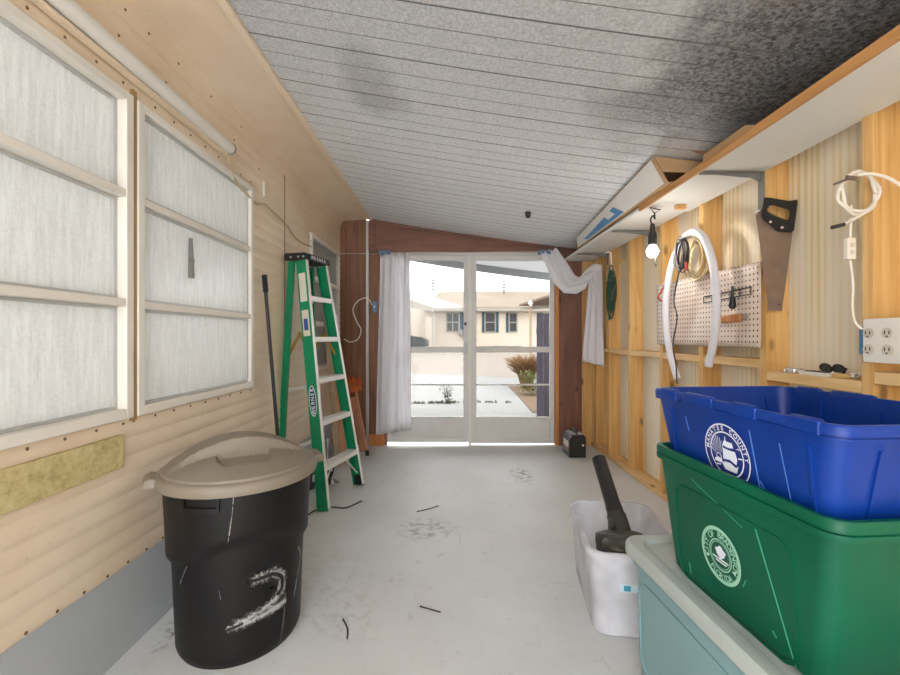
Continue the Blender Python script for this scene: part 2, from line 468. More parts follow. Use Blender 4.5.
_gl = {}
def glyph(ch):
    if ch in _gl: return _gl[ch]
    cu = bpy.data.curves.new('glyph', 'FONT'); cu.body = ch; cu.size = 1; cu.align_x = 'CENTER'; cu.offset = .022
    ob = bpy.data.objects.new('glyph', cu); COL.objects.link(ob)
    dg = bpy.context.evaluated_depsgraph_get(); dg.update()
    me = bpy.data.meshes.new_from_object(ob.evaluated_get(dg))
    vs = [(v.co.x, v.co.y) for v in me.vertices]; fs = [tuple(p.vertices) for p in me.polygons]
    bpy.data.objects.remove(ob); bpy.data.curves.remove(cu); bpy.data.meshes.remove(me)
    _gl[ch] = (vs, fs); return _gl[ch]

class Decal:                                # flat print on a face: origin, right, up, outward
    def __init__(s, o, u, v, lift=.0012):
        s.o = Vector(o); s.u = Vector(u).normalized(); s.v = Vector(v).normalized(); s.n = s.u.cross(s.v).normalized(); s.k = lift; s.mb = MB()
    def P(s, x, y, lv=0): return s.o+s.u*x+s.v*y+s.n*(s.k+lv*.0004)
    def poly(s, pts, m=0, lv=0): s.mb.add([s.P(x, y, lv) for x, y in pts], [tuple(range(len(pts)))], m)
    def ring(s, r0, r1, m=0, lv=0, seg=56, c=(0, 0)):
        vs = []; fs = []
        for i in range(seg):
            a = 2*math.pi*i/seg
            vs += [s.P(c[0]+r0*math.cos(a), c[1]+r0*math.sin(a), lv), s.P(c[0]+r1*math.cos(a), c[1]+r1*math.sin(a), lv)]
        for i in range(seg):
            j = (i+1) % seg; fs.append((2*i, 2*i+1, 2*j+1, 2*j))
        s.mb.add(vs, fs, m)
    def disc(s, r, m=0, lv=0, c=(0, 0), seg=40, sy=1): s.poly([(c[0]+r*math.cos(2*math.pi*i/seg), c[1]+r*sy*math.sin(2*math.pi*i/seg)) for i in range(seg)], m, lv)
    def text(s, ch, x, y, size, ang=0, m=0, lv=0):
        vs, fs = glyph(ch); ca, sa = math.cos(ang), math.sin(ang)
        s.mb.add([s.P(x+size*(ca*a-sa*b), y+size*(sa*a+ca*b), lv) for a, b in vs], fs, m)
    def line(s, txt, x, y, size, ang=0, m=0, lv=0, sp=.66):
        for i, ch in enumerate(txt):
            d = (i-(len(txt)-1)/2)*sp*size
            if ch != ' ': s.text(ch, x+d*math.cos(ang), y+d*math.sin(ang), size, ang, m, lv)
    def arc(s, txt, r, size, mid=90, span=200, m=0, lv=0, inward=False):
        n = len(txt)
        for i, ch in enumerate(txt):
            if ch == ' ': continue
            if not inward:
                a = math.radians(mid+span/2-span*i/(n-1)); s.text(ch, r*math.cos(a), r*math.sin(a), size, a-math.pi/2, m, lv)
            else:
                a = math.radians(mid-span/2+span*i/(n-1)); s.text(ch, r*math.cos(a), r*math.sin(a), size, a+math.pi/2, m, lv)

XL = -1.17; XR = 1.51; YB = 4.54; XS = 1.62     # left wall, stud faces, back wall, sheathing
def zc(x): d = x+.85; return 2.42-.185*d+.0175*d*d

# ================================================================== SETTING
YN = -1.5                                      # rear of the room, behind the camera (open end)
o = MB().box(-1.25, 1.75, YN, 4.66, -.1, 0).build('floor', M['floor']); struct(o)

# ceiling: ribbed panels running across the room
ROOF0 = -1.144
def ceil_profile():
    out = []; y = ROOF0; k = 0
    while y < 6.2:
        d = .007 if k % 3 == 0 else .003; w = .004 if k % 3 == 0 else .0025
        out += [(y, 0), (y+.104-w*2, 0), (y+.104-w, d)]; y += .104; k += 1
    return out
prof = ceil_profile(); NX = 22; c = MB(); vs = []; fs = []
for (y, d) in prof:
    for i in range(NX+1):
        x = -.86+(1.72+.86)*i/NX; vs.append((x, y, zc(x)+d))
for j in range(len(prof)-1):
    for i in range(NX): fs.append((j*(NX+1)+i, j*(NX+1)+i+1, (j+1)*(NX+1)+i+1, (j+1)*(NX+1)+i))
c.add(vs, fs)
vs2 = [(x, y, z+.06) for (x, y, z) in (vs[0], vs[NX], vs[-1], vs[-1-NX])]
c.add(vs2, [(0, 1, 2, 3)])
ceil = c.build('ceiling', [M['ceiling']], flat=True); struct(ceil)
g = MB()
for j, (y, d) in enumerate(prof):
    if d > 0 and 0 < y < 4.5:
        vs = [];
        for i in range(NX+1):
            x = -.85+(1.66+.85)*i/NX; hw_ = .0030 if d >= .006 else .0016; vs += [(x, y-hw_, zc(x)-.0006), (x, y+hw_, zc(x)-.0006)]
        g.add(vs, [(2*i, 2*i+1, 2*i+3, 2*i+2) for i in range(NX)])
g.build('panel_joint', M['groove'], ceil)
m = MB()
m.box(-.9, 1.75, 6.18, 6.24, 1.98, 2.02, 0)
pts = []
f = MB(); vs = []
for i in range(NX+1):
    x = -.9+2.65*i/NX; vs += [(x, 6.17, zc(x)-.10), (x, 6.17, zc(x)+.05), (x, 6.23, zc(x)-.10), (x, 6.23, zc(x)+.05)]
fs = []
for i in range(NX):
    a = 4*i; b = a+4; fs += [(a, a+1, b+1, b), (a+2, b+2, b+3, a+3), (a, b, b+2, a+2), (a+1, a+3, b+3, b+1)]
f.add(vs, fs).build('fascia', M['fascia'], ceil)

# left wall: lapped metal siding, cove, soffit
def siding():
    w = MB(); lap = .066; z = .32; prof = []
    while z < 2.30:
        for t, dx in ((0, .000), (.12, .0034), (.4, .005), (.75, .0031), (.97, .0)): prof.append((XL-.008+dx, z+lap*t))
        z += lap
    prof.append((XL-.006, z)); prof.append((XL-.003, z+.03)); prof.append((XL+.012, 2.385)); prof.append((XL+.05, 2.40))
    prof += [(-.90, 2.412), (-.86, 2.415), (-.845, 2.405), (-.835, 2.405), (-.835, 2.45), (-1.3, 2.47), (-1.3, .32)]
    full = prof
    low = [p for p in full if p[1] < .858 and p[0] > -1.29]+[(XL-.006, .858), (-1.3, .858), (-1.3, .32)]
    high = [(-1.3, 2.033), (XL-.006, 2.033)]+[p for p in full if p[1] > 2.033]
    high = [p for p in high if p != (-1.3, .32)]
    segs = [(YN, .625, 0), (.625, 1.556, 1), (1.556, 1.578, 0), (1.578, 2.507, 1), (2.507, 3.56, 0), (3.56, 4.47, 1), (4.47, 4.55, 0)]
    for a, b, h in segs:
        if h:
            w.prism([(x, a, z) for x, z in low], (0, b-a, 0)); w.prism([(x, a, z) for x, z in high], (0, b-a, 0))
        else: w.prism([(x, a, z) for x, z in full], (0, b-a, 0))
    # rivets round the windows and along the foot
    def riv(y, z):
        w.sphere((XL+.0015, y, z), .0052, 1, (.5, 1, 1), 8, 6)
    y = .8
    while y < 4.4:
        riv(y, .335); y += .093
    for (a, b) in ((.6, 1.56), (1.57, 2.51), (3.55, 4.45)):
        y = a
        while y < b:
            riv(y, .842); riv(y, 2.062); y += .115
    for y in (1.565, 2.53, 3.53):
        z = .9
        while z < 2.05: riv(y, z); z += .13
    for y in (1.3, 1.5, 1.75, 2.0, 2.3, 2.6): riv(y, 2.20+.02*math.sin(9*y)); 
    for y in (1.5, 1.62, 1.8, 2.05, 2.35): riv(y+.03, 2.33)
    for y in (1.45, 1.7, 1.95, 2.3, 2.7, 3.2, 3.8): w.sphere((-.855, y, 2.409), .005, 1, (1, 1, .5), 8, 6)
    return w
wl = siding().build('wall_left', [M['siding'], plain('rivet', sr(120,90,60), .6)]); struct(wl)
MB().box(XL-.001, XL+.0012, 3.005, 3.011, .9, 2.30).build('seam', plain('seam line', sr(110,86,60), .8), wl)
MB().box(-.862, -.832, YN, 4.53, 2.395, 2.407).build('edge_trim', M['soffit'], wl)
o = MB().box(-1.28, XL-.012, YN, 4.54, 0, .319).build('baseboard_left', M['curb']); struct(o)

# windows of the home along the left wall (one frame each, three sashes with ribbed panes)
def home_window(n, y0, y1, rails, inset):
    f = MB(); z0, z1 = .858, 2.033; d0, d1 = XL-.05, XL+.014
    f.box(d0, d1, y0, y0+.035, z0, z1); f.box(d0, d1, y1-.035, y1, z0, z1)
    f.box(d0, d1, y0+.035, y1-.035, z0, z0+.035); f.box(d0, d1, y0+.035, y1-.035, z1-.03, z1)
    for z in rails: f.box(d0, d1-.002, y0+.035, y1-.035, z-.014, z+.014)
    w = f.build('window_%d' % n, M['frame_cream'], bevel=.003); struct(w)
    zs = [z0+.035]+list(rails)+[z1-.03]
    for i in range(3):
        a = zs[i]+(.014 if i else 0); b = zs[i+1]-(.014 if i < 2 else 0)
        s = MB()
        for (ya, yb, za, zb) in ((y0+.036, y0+.052, a, b), (y1-.052, y1-.036, a, b), (y0+.052, y1-.052, a, a+.012), (y0+.052, y1-.052, b-.012, b)):
            s.box(XL-.045, XL-inset+.006, ya, yb, za+.001, zb-.001)
        sa = s.build('sash', M['grey_metal'], w)
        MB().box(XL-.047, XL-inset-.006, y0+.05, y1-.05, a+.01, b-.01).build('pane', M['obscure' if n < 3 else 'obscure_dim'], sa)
    return w
w1 = home_window(1, .625, 1.556, (1.275, 1.667), .026)
w2 = home_window(2, 1.578, 2.507, (1.272, 1.664), .010)
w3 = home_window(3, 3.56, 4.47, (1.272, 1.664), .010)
MB().box(XL-.004, XL+.008, 1.5565, 1.5775, .845, 2.06).build('cover_strip', M['tan_strip'], wl)
k = MB(); k.tube([(XL-.007, 1.93, 1.60), (XL-.006, 1.932, 1.42)], [.008, .014], 8); k.sphere((XL-.006, 1.932, 1.50), .022, 0, (.3, 1, 1))
k.build('sash_crank', M['dark_seal'], w2)

# back wall: stained panels, header, posts
b = MB()
b.box(-1.30, -.90, YB+.011, YB+.05, 0, 2.47)                  # left stained panel
wb = b.build('wall_back', M['brown_z']); struct(wb)
MB().box(-.895, -.868, YB-.012, YB+.05, .0, 2.40).build('trim_strip', M['grey_metal'], wb)
MB().box(-.866, -.676, YB+.005, YB+.06, 0, 2.06).build('panel', M['brown_z'], wb)
h = MB(); vs = []
h.prism([(-.866, YB, 2.062), (1.62, YB, 2.062)]+[(1.62-(1.62+.866)*i/12, YB, zc(1.62-(1.62+.866)*i/12)-.002) for i in range(13)], (0, .06, 0))
h.build('header', M['brown_x'], wb)
t = MB(); t.beam((-.60, YB-.012, zc(-.60)-.035), (1.5, YB-.012, zc(1.5)-.03), .02, .03, (0, 0, 1)); t.build('header_batten', M['brown_x'], wb, bevel=.003)
MB().box(-.868, -.80, YB-.02, YB-.001, 2.062, 2.37).build('cleat', M['brown_x'], wb)
MB().box(1.16, 1.40, YB-.03, YB+.06, 0, 2.06).build('post', M['post_z'], wb, bevel=.004)
MB().box(1.122, 1.158, YB-.02, YB+.06, 0, 2.03).build('door_jamb', M['orange_z'], wb)
MB().box(1.402, 1.63, YB-.01, YB+.06, 0, 2.06).build('stud', M['pine_z'], wb)
MB().box(-.86, -.70, YB-.03, YB+.004, 0, .12).build('kick_block', M['orange_z'], wb, bevel=.004)

# right wall: panelling behind open studs
wr = MB().box(XS, XS+.05, YN, YB+.06, 0, 2.10).build('wall_right', M['sheath']); struct(wr)
STUDS = (.56, 1.04, 1.517, 2.031, 2.536, 3.017, 3.565, 4.036, 4.395)
for y in STUDS:
    z1 = zc(XS)-.004
    MB().box(XR, XS-.001, y, y+.042, .042, z1).build('stud', M['pine_z'], wr, bevel=.002)
for i in range(len(STUDS)-1):
    a, b = STUDS[i]+.043, STUDS[i+1]-.001
    z = {2: .946, 1: .985}.get(i, 1.0)
    MB().box(XR+.002, XS-.002, a, b, z, z+.044).build('blocking', M['pine_y'], wr, bevel=.002)
MB().box(XR-.005, XS-.001, 0, YB-.02, 0, .041).build('bottom_plate', M['pine_y'], wr, bevel=.003)
MB().box(XR, XS-.001, 0, YB-.02, zc(XS)-.003, zc(XS)+.0).build('top_plate', M['pine_y'], wr)

# screen doors
def door(n, x0, x1, zb, zt):
    st = .05; y0, y1 = YB+.005, YB+.04; f = MB()
    f.box(x0, x0+st, y0, y1, zb, zt); f.box(x1-st, x1, y0, y1, zb, zt)
    f.box(x0+st, x1-st, y0, y1, zt-.055, zt); f.box(x0+st, x1-st, y0, y1, .99, 1.05)
    f.box(x0+st, x1-st, y0, y1, zb, zb+.05); f.box(x0+st, x1-st, y0, y1, .275, .30)
    d = f.build('door_%d' % n, M['door_metal'], bevel=.004); struct(d)
    MB().box(x0+st, x1-st, y0+.012, y1-.01, .635, .652).build('cross_bar', M['door_metal'], d)
    MB().box(x0+st-.004, x1-st+.004, y0+.010, y1-.012, zb+.045, .28).build('kick_panel', M['door_metal'], d, bevel=.003)
    for a, c in ((1.05, zt-.055), (.652, .99), (.30, .635)):
        MB().box(x0+st, x1-st, YB+.022, YB+.025, a, c).build('pane', M['door_glass'], d)
    return d
d1 = door(1, -.668, .196, .032, 2.03); d2 = door(2, .232, 1.118, .018, 2.03)
hd = MB(); hd.box(.155, .185, YB-.012, YB+.005, .98, 1.10); hd.tube([(.17, YB-.03, .99), (.17, YB-.03, 1.09)], .006); hd.build('handle', M['grey_metal'], d1, bevel=.002)
hd = MB(); hd.box(.150, .176, YB-.008, YB+.005, 1.28, 1.31); hd.build('latch', M['dark_grey'], d1)
MB().box(.197, .231, YB+.01, YB+.045, .0, 2.03).build('trim_1', M['white_metal']); struct(bpy.data.objects['trim_1'])
MB().box(-.674, 1.121, YB-.004, YB+.05, 2.032, 2.060).build('trim_2', M['door_metal'], bevel=.003); struct(bpy.data.objects['trim_2'])

# unseen half wall added at the rear to shade the bins, open on the left
o = MB().box(.3, XS+.05, YN-.05, YN, 0, 2.15).build('rear_blocker', M['sheath']); struct(o)
# outdoors ground
o = MB().box(-14, 14, 4.661, 12.0, -.10, -.02).build('ground', M['concrete']); struct(o)
o = MB().prism([(-40, 12.0, -.03), (-40, 20.8, .58), (-40, 60, .62), (-40, 60, -.1), (-40, 12.0, -.1)], (80, 0, 0)).build('ground_road', M['road'], flat=True); struct(o)
# pale driveway wedge across the road edge
o = MB().prism([(-9, 11.99, -.028), (14, 11.99, -.028), (14, 11.99, -.026), (2.0, 12.2, -.012), (-3, 13.4, .072), (-9, 14.2, .127)], (0, 0, .004)).build('trim_3', M['concrete']); struct(o)

# ================================================================== THINGS, LEFT SIDE
t = tag(MB().box(XL-.004, XL+.012, .66, 1.51, .69, .806).build('wall_patch', M['patch'], bevel=.002), 'yellowed pressed-wood strip fixed to the beige wall under the near window', 'board')

tb = thing('fluorescent_tube', 'long white tube mounted along the wall above the two large windows', 'tube', (XL, 1.55, 2.13))
q = MB(); q.tube([(XL+.035, .75, 2.135), (XL+.035, 2.19, 2.125)], .028, 20); q.build('tube', M['white_metal'], tb)
q = MB(); q.tube([(XL+.035, 2.19, 2.125), (XL+.035, 2.202, 2.125)], .031, 20); q.build('end_cap', M['dark_seal'], tb, bevel=.003)
q = MB(); q.box(XL, XL+.025, .75, 2.19, 2.088, 2.10); q.build('backing_rail', M['soffit'], tb)

q = MB()
pts = [(XL+.022, 2.19, 2.095), (XL+.012, 2.24, 2.04), (XL+.010, 2.33, 1.985), (XL+.008, 2.44, 1.968), (XL+.008, 2.56, 1.955), (XL+.012, 2.66, 1.985), (XL+.008, 2.75, 1.98), (XL+.008, 3.0, 1.955), (XL+.008, 3.2, 1.90), (XL+.008, 3.42, 1.80+.1), (XL+.012, 3.55, 1.99-.08)]
q.tube(spline(pts), .0055, 6)
t = tag(q.build('power_cable', plain('tan cable', sr(196,172,140), .6)), 'thin pale cable running along the wall from the white tube towards the ladder', 'cable')
def wall_hook(y, z, lab):
    q = MB(); q.tube([(XL-.004, y, z), (XL+.012, y, z), (XL+.016, y+.01, z+.02), (XL+.018, y+.03, z+.028)], .004, 6)
    return tag(q.build('wall_hook', M['grey_metal']), lab, 'hook')
wall_hook(3.50, 1.93, 'small bent metal hook at the top corner of the small window behind the ladder')
q = MB(); q.box(XL-.004, XL+.01, 2.66, 2.675, 2.03, 2.13); tag(q.build('wall_clip', M['white_metal'], bevel=.002), 'small white clip on the beige wall past the end of the white tube', 'clip')

# black pole leaning in the corner of the window
pt = thing('pole', 'thin black pole leaning against the beige wall left of the green ladder', 'pole', (-1.06, 2.72, 0))
p0 = Vector((-1.06, 2.72, .0)); p1 = Vector((-1.138, 2.605, 1.535))
q = MB(); q.tube([p0.lerp(p1, .01), p0.lerp(p1, .95)], .011, 12); q.build('shaft', M['black'], pt)
q = MB(); q.tube([p0.lerp(p1, .93), p1], .0155, 12); q.build('grip', M['black_rub'], pt, bevel=.003)

# ---- trash can
CX, CY = -.824, 1.678; TA = math.radians(33.7)
can = thing('trash_can', 'round black plastic trash can with a taupe domed lid', 'trash can', (CX, CY, 0))
def smooth(t): t = max(0, min(1, t)); return t*t*(3-2*t)
def can_r(phi, z):
    zs = .405-.05*math.cos(2*(phi-TA-math.pi))
    base = .219+.016*min(z/.42, 1)
    return base+.016*smooth((z-zs+.02)/.035)+(.010*max(0, (z-.42)/.22))
NS = 64; NZ = 44; loops = []
for i in range(NZ+1):
    z = .645*i/NZ
    rr_ = [can_r(2*math.pi*j/NS, z)-(.012*(1-min(1, i/1.5))) for j in range(NS)]
    loops.append([Vector((CX+r*math.cos(2*math.pi*j/NS), CY+r*math.sin(2*math.pi*j/NS), z)) for j, r in enumerate(rr_)])
for z, dr in ((.645, -.006), (.10, -.03), (.012, -.04)):
    loops.append([Vector((CX+(can_r(2*math.pi*j/NS, z)+dr)*math.cos(2*math.pi*j/NS), CY+(can_r(2*math.pi*j/NS, z)+dr)*math.sin(2*math.pi*j/NS), z)) for j in range(NS)])
MB().loft(loops).build('body', M['can_black'], can)
# moulded handle under the rim
ha = math.radians(-92)
q = MB()
def hang(a, r, z): return Vector((CX+r*math.cos(a), CY+r*math.sin(a), z))
def arcbox(mb, a0, a1, r0, r1, z0, z1, n=10, m=0):
    loops = []
    for i in range(n+1):
        a = a0+(a1-a0)*i/n; loops.append([hang(a, r0, z0), hang(a, r1, z0), hang(a, r1, z1), hang(a, r0, z1)])
    mb.loft(loops, m)
arcbox(q, ha-.24, ha+.24, .245, .268, .565, .580); arcbox(q, ha-.24, ha-.21, .245, .268, .580, .620); arcbox(q, ha+.21, ha+.24, .245, .268, .580, .620)
q.build('handle', M['can_black'], can, bevel=.004)
# lid
lid = MB(); NR = 40; NA = 120; rows = []
def lid_z(r, a):
    x = r*math.cos(a); y = r*math.sin(a)
    s_ = -x*math.sin(TA)+y*math.cos(TA); t_ = x*math.cos(TA)+y*math.sin(TA)
    z = .668+.052*(1-(r/.262)**2.2)
    band = smooth((.105-abs(s_-.045))/.014)
    z += .046*band*max(0, 1-(t_/.245)**2)
    # hand recesses either side of the ridge
    if s_ < -.03:
        rec = smooth((.095-abs(t_)-.4*max(0, -s_-.12))/.012)*smooth((-s_-.062)/.01)*smooth((.175+s_)/.02)
        z -= .018*rec
    return z
loops = []
for (r, z) in ((.262, .618), (.283, .618), (.287, .632), (.284, .650), (.276, .658), (.266, .660)):
    loops.append([Vector((CX+r*math.cos(2*math.pi*j/NA), CY+r*math.sin(2*math.pi*j/NA), z)) for j in range(NA)])
for i in range(NR+1):
    r = .260*(1-i/NR)+.002
    loops.append([Vector((CX+r*math.cos(2*math.pi*j/NA), CY+r*math.sin(2*math.pi*j/NA), lid_z(r, 2*math.pi*j/NA))) for j in range(NA)])
lid.loft(loops, 0, False, True)
lo = lid.build('lid', M['lid_taupe'], can)
for sgn in (1, -1):
    q = MB(); dx, dy = math.cos(TA)*sgn, math.sin(TA)*sgn; px_, py_ = -dy, dx
    def tp(r, w, z): return Vector((CX+dx*r+px_*w, CY+dy*r+py_*w, z))
    lp = []
    for r, w, zt in ((.270, .055, .652), (.292, .052, .660), (.308, .046, .655), (.315, .040, .645)):
        lp.append([tp(r, -w, .622), tp(r, w, .622), tp(r, w, zt), tp(r, -w, zt)])
    q.loft(lp).build('tab', M['lid_taupe'], lo, bevel=.005)
# sprayed figure on the front
def can_pt(px, py, off):                 # point of the can's front surface in that direction
    d = Vector(((px-450)/F, 1, (337.5-py)/F)); y = 1.35
    while y < 1.9:
        p = Vector((0, 0, CH))+d*y; rr0 = math.hypot(p.x-CX, p.y-CY); ph = math.atan2(p.y-CY, p.x-CX)
        if rr0 <= can_r(ph, p.z)+off: return p
        y += .0008
    return p
def surf(phi, z, off): r = can_r(phi, z)+off; return Vector((CX+r*math.cos(phi), CY+r*math.sin(phi), z))
def stroke(mb, pix, wid, off, mi):
    P = [can_pt(x, y, 0) for x, y in pix]
    st = spline([(math.atan2(p.y-CY, p.x-CX), p.z, 0) for p in P], 10)
    st = [Vector((p.x, p.y, 0)) for p in st]; n = len(st)-1; R = .23
    def fn(u, v):
        k = u*n; i = min(int(k), n-1); p = st[i].lerp(st[i+1], k-i)
        tg = st[min(i+2, n)]-st[max(i-1, 0)]; tg = Vector((tg.x*R, tg.y)).normalized()
        nn = Vector((-tg.y/R, tg.x)); w = wid*(v-.5)
        return surf(p.x+nn.x*w, p.y+nn.y*w, off)
    mb.grid(fn, n*2, 8, mi, lambda u, v: (1-abs(2*v-1))*min(1, u*12, (1-u)*12))
two = [(243, 583), (258, 579), (272, 574), (281, 577), (281, 588), (272, 601), (255, 614), (240, 623), (226, 630)]
base2 = [(222, 631), (240, 625), (258, 617), (274, 608), (288, 598)]
q = MB(); stroke(q, two, .10, .0016, 0); stroke(q, base2, .075, .0014, 0); stroke(q, [(297, 545), (300, 555), (297, 575), (293, 600)], .03, .0016, 0)
q.build('overspray', M['spray_white'], can)
q = MB(); stroke(q, [(243, 583), (258, 579), (272, 574), (281, 577), (281, 588), (274, 597)], .046, .0028, 0); stroke(q, [(224, 631), (234, 627), (244, 622)], .036, .0028, 0)
q.build('painted_mark', M['spray_black'], can)
for P_, w_ in (([(234, 492), (232, 515), (228, 545)], .007), ([(188, 565), (180, 585)], .008), ([(285, 590), (283, 620), (279, 645)], .006), ([(221, 600), (219, 590)], .004)):
    q = MB(); stroke(q, P_, w_, .002, 0); q.build('scratch', M['spray_white'], can)

# ---- step ladder
LU = Vector((.258, .966, 0)).normalized(); LV = Vector((.966, -.258, 0))
foot = Vector((-.772, 3.06, 0)); top = Vector((-1.012, 3.118, 1.70))
lad = thing('step_ladder', 'green fibreglass step ladder with pale aluminium steps, half folded by the wall', 'ladder', (foot.x-.1, foot.y, 0))
def half(z): return .262-.122*z/1.70
def mid(z): return foot.lerp(top, z/1.70)
def rail_pt(sgn, z): return mid(z)+LU*sgn*half(z)
for sgn in (-1, 1):
    r = MB(); a = rail_pt(sgn, .012); b = rail_pt(sgn, 1.69); ax = (b-a).normalized()
    tan = (LV-ax*LV.dot(ax)).normalized()
    r.beam(a, b, .005, .078, tan)
    for e in (-1, 1):
        off = tan*e*.0365-LU*sgn*.014
        r.beam(a+off, b+off, .026, .005, tan)
    ro = r.build('front_rail', M['green'], lad)
    e = MB(); off = tan*.0405-LU*sgn*.013
    e.beam(a+off, b+off, .028, .003, tan); e.build('rail_edge', M['alu'], ro)
    q = MB(); q.beam(a-ax*.012, a+ax*.07, .012, .083, tan); q.build('foot', M['green'] if sgn < 0 else M['black_rub'], ro, bevel=.003)
    if sgn < 0:
        for z0, z1, mt, nm in ((1.40, 1.60, 'label', 'warning_label'), (1.16, 1.34, 'pcream', 'instruction_label'), (1.20, 1.28, 'label_blue', 'blue_label')):
            q = MB(); w = .052 if mt != 'label_blue' else .03; lift = .0035 if mt != 'label_blue' else .0048
            q.beam(rail_pt(sgn, z0)-LU*lift, rail_pt(sgn, z1)-LU*lift, .001, w, tan); q.build(nm, M[mt], ro)
        bd = Decal(rail_pt(sgn, .72)-LU*.004, ax, -tan, .0005)   # maker's badge up the rail
        bd.disc(.105, 0, 0, sy=.27); bd.disc(.098, 1, 1, sy=.24); 
        bd.line('WERNER', 0, -.012, .036, 0, 0, 2, .82); bd.mb.build('badge', [M['seal_white'], plain('badge navy', sr(38,52,82), .5)], ro)
for z in (.28, .576, .862, 1.147, 1.435):
    a = rail_pt(-1, z)+LU*.004; b = rail_pt(1, z)-LU*.004
    s = MB(); s.beam(a, b, .082, .012, (0, 0, 1)); c0 = LV*.038
    s.beam(a+c0-Vector((0,0,.012)), b+c0-Vector((0,0,.012)), .005, .03, (0, 0, 1)); s.beam(a-c0-Vector((0,0,.008)), b-c0-Vector((0,0,.008)), .005, .022, (0, 0, 1))
    for e in (-.024, 0, .024): s.beam(a+LV*e+Vector((0,0,.007)), b+LV*e+Vector((0,0,.007)), .006, .003, (0, 0, 1))
    s.build('step', M['alu'], lad)
q = MB(); s0 = rail_pt(1, .26)-LU*.02; q.beam(s0-LU*.14, rail_pt(1, .10)-LU*.006, .012, .004, LV); q.build('step_brace', M['alu'], lad); q = MB(); q.beam(rail_pt(-1, .26)+LU*.16, rail_pt(-1, .10)+LU*.006, .012, .004, LV); q.build('step_brace', M['alu'], lad)
tc = mid(1.715); cp = MB()
q0 = tc-LV*.075; hw = .165
loop = []
for zz, gx in ((1.697, 0), (1.738, -.004), (1.744, -.012)):
    loop.append([Vector((p.x, p.y, zz)) for p in (tc+LV*(.055+gx)-LU*(hw+gx), tc+LV*(.055+gx)+LU*(hw+gx), tc-LV*(.115+gx)+LU*(hw+gx), tc-LV*(.115+gx)-LU*(hw+gx))])
cp.loft(loop); tcap = cp.build('top_cap', M['black'], lad, bevel=.004)
bd = Decal(tc+LV*.0565+Vector((0, 0, 0))+Vector((0,0,.004)), LU, (0, 0, 1), .0015); bd.line('WERNER', 0, -.013, .036, 0, 0, 0, .9); bd.mb.build('cap_lettering', M['seal_white'], tcap)
for e in (-.06, 0, .04):
    q = MB(); q.tube([tc+LV*e-LU*(hw-.002)+Vector((0, 0, -.002)), tc+LV*e-LU*(hw+.003)+Vector((0, 0, -.002))], .007, 10); q.build('cap_rivet', M['grey_metal'], tcap)
rt = mid(1.70)-LV*.085; rf = Vector((-1.118, 3.11, 0))
rf = Vector((-1.112, 3.13, 0))
def rear_pt(sgn, z): return rf.lerp(rt, z/1.70)+LU*sgn*(.245-.115*z/1.70)
for sgn in (-1, 1):
    r = MB(); a = rear_pt(sgn, .02); b = rear_pt(sgn, 1.69)
    r.beam(a, b, .005, .04, LV); r.beam(a+LV*.02-LU*sgn*.01, b+LV*.02-LU*sgn*.01, .02, .005, LV); r.beam(a-LV*.02-LU*sgn*.01, b-LV*.02-LU*sgn*.01, .02, .005, LV)
    ro = r.build('rear_leg', M['green'], lad)
    q = MB(); q.beam(a-Vector((0,0,.02)), a+Vector((0,0,.05)), .014, .046, LV); q.build('foot', M['black_rub'], ro, bevel=.003)
for z in (.35, .78, 1.15, 1.42):
    q = MB(); q.beam(rear_pt(-1, z)+LV*.0, rear_pt(1, z)+LV*.0, .03, .022, (0, 0, 1)); q.build('rear_brace', M['alu'], lad, bevel=.002)
for sgn in (-1, 1):
    q = MB(); a = rear_pt(sgn, 1.02)-LU*sgn*.03; c = rail_pt(sgn, 1.02)-LU*sgn*.03; m_ = (a+c)/2+Vector((0, 0, .16))
    q.beam(a, m_, .004, .022, (0, 0, 1)); q.beam(m_, c, .004, .022, (0, 0, 1)); q.tube([m_-LU*.006, m_+LU*.006], .012, 10)
    q.build('spreader', M['gold'], lad)

# things leaning behind the ladder
def slat(f0, t0, w, th, mat, name, lab, cat, up=(0, 1, 0)):
    q = MB(); q.beam(f0, t0, w, th, up); return tag(q.build(name, M[mat], bevel=.003, loc=f0), lab, cat)
slat(Vector((-.985, 3.74, .022)), Vector((-1.135, 3.90, 1.34)), .05, .018, 'grey_wood', 'plank', 'weathered wood slat leaning on the wall behind the ladder, the nearer of two', 'board')
slat(Vector((-.955, 3.86, .022)), Vector((-1.13, 4.03, 1.26)), .06, .02, 'pink_wood', 'plank', 'reddish wood slat leaning on the wall behind the ladder, beside the white pipe', 'board')
q = MB(); q.tube([(-.915, 3.98, .022), (-1.12, 4.14, 1.36)], .022, 14); q.tube([(-.915, 3.98, .022), (-.918, 3.983, .04)], .026, 14)
tag(q.build('pipe', M['hose'], loc=(-.915, 3.98, 0)), 'white plastic pipe leaning behind the far rail of the green ladder', 'pipe')
# brown clay pot
q = MB(); q.lathe([(.055, 0), (.09, .15), (.095, .15), (.098, .175), (.086, .175), (.08, .15), (.05, .02)], 28, Matrix.Translation((-1.04, 4.08, 0)))
tag(q.build('flower_pot', plain('terracotta', sr(176,106,72), .8, vs=12), loc=(-1.04, 4.08, 0)), 'terracotta flower pot on the floor behind the green ladder', 'pot')
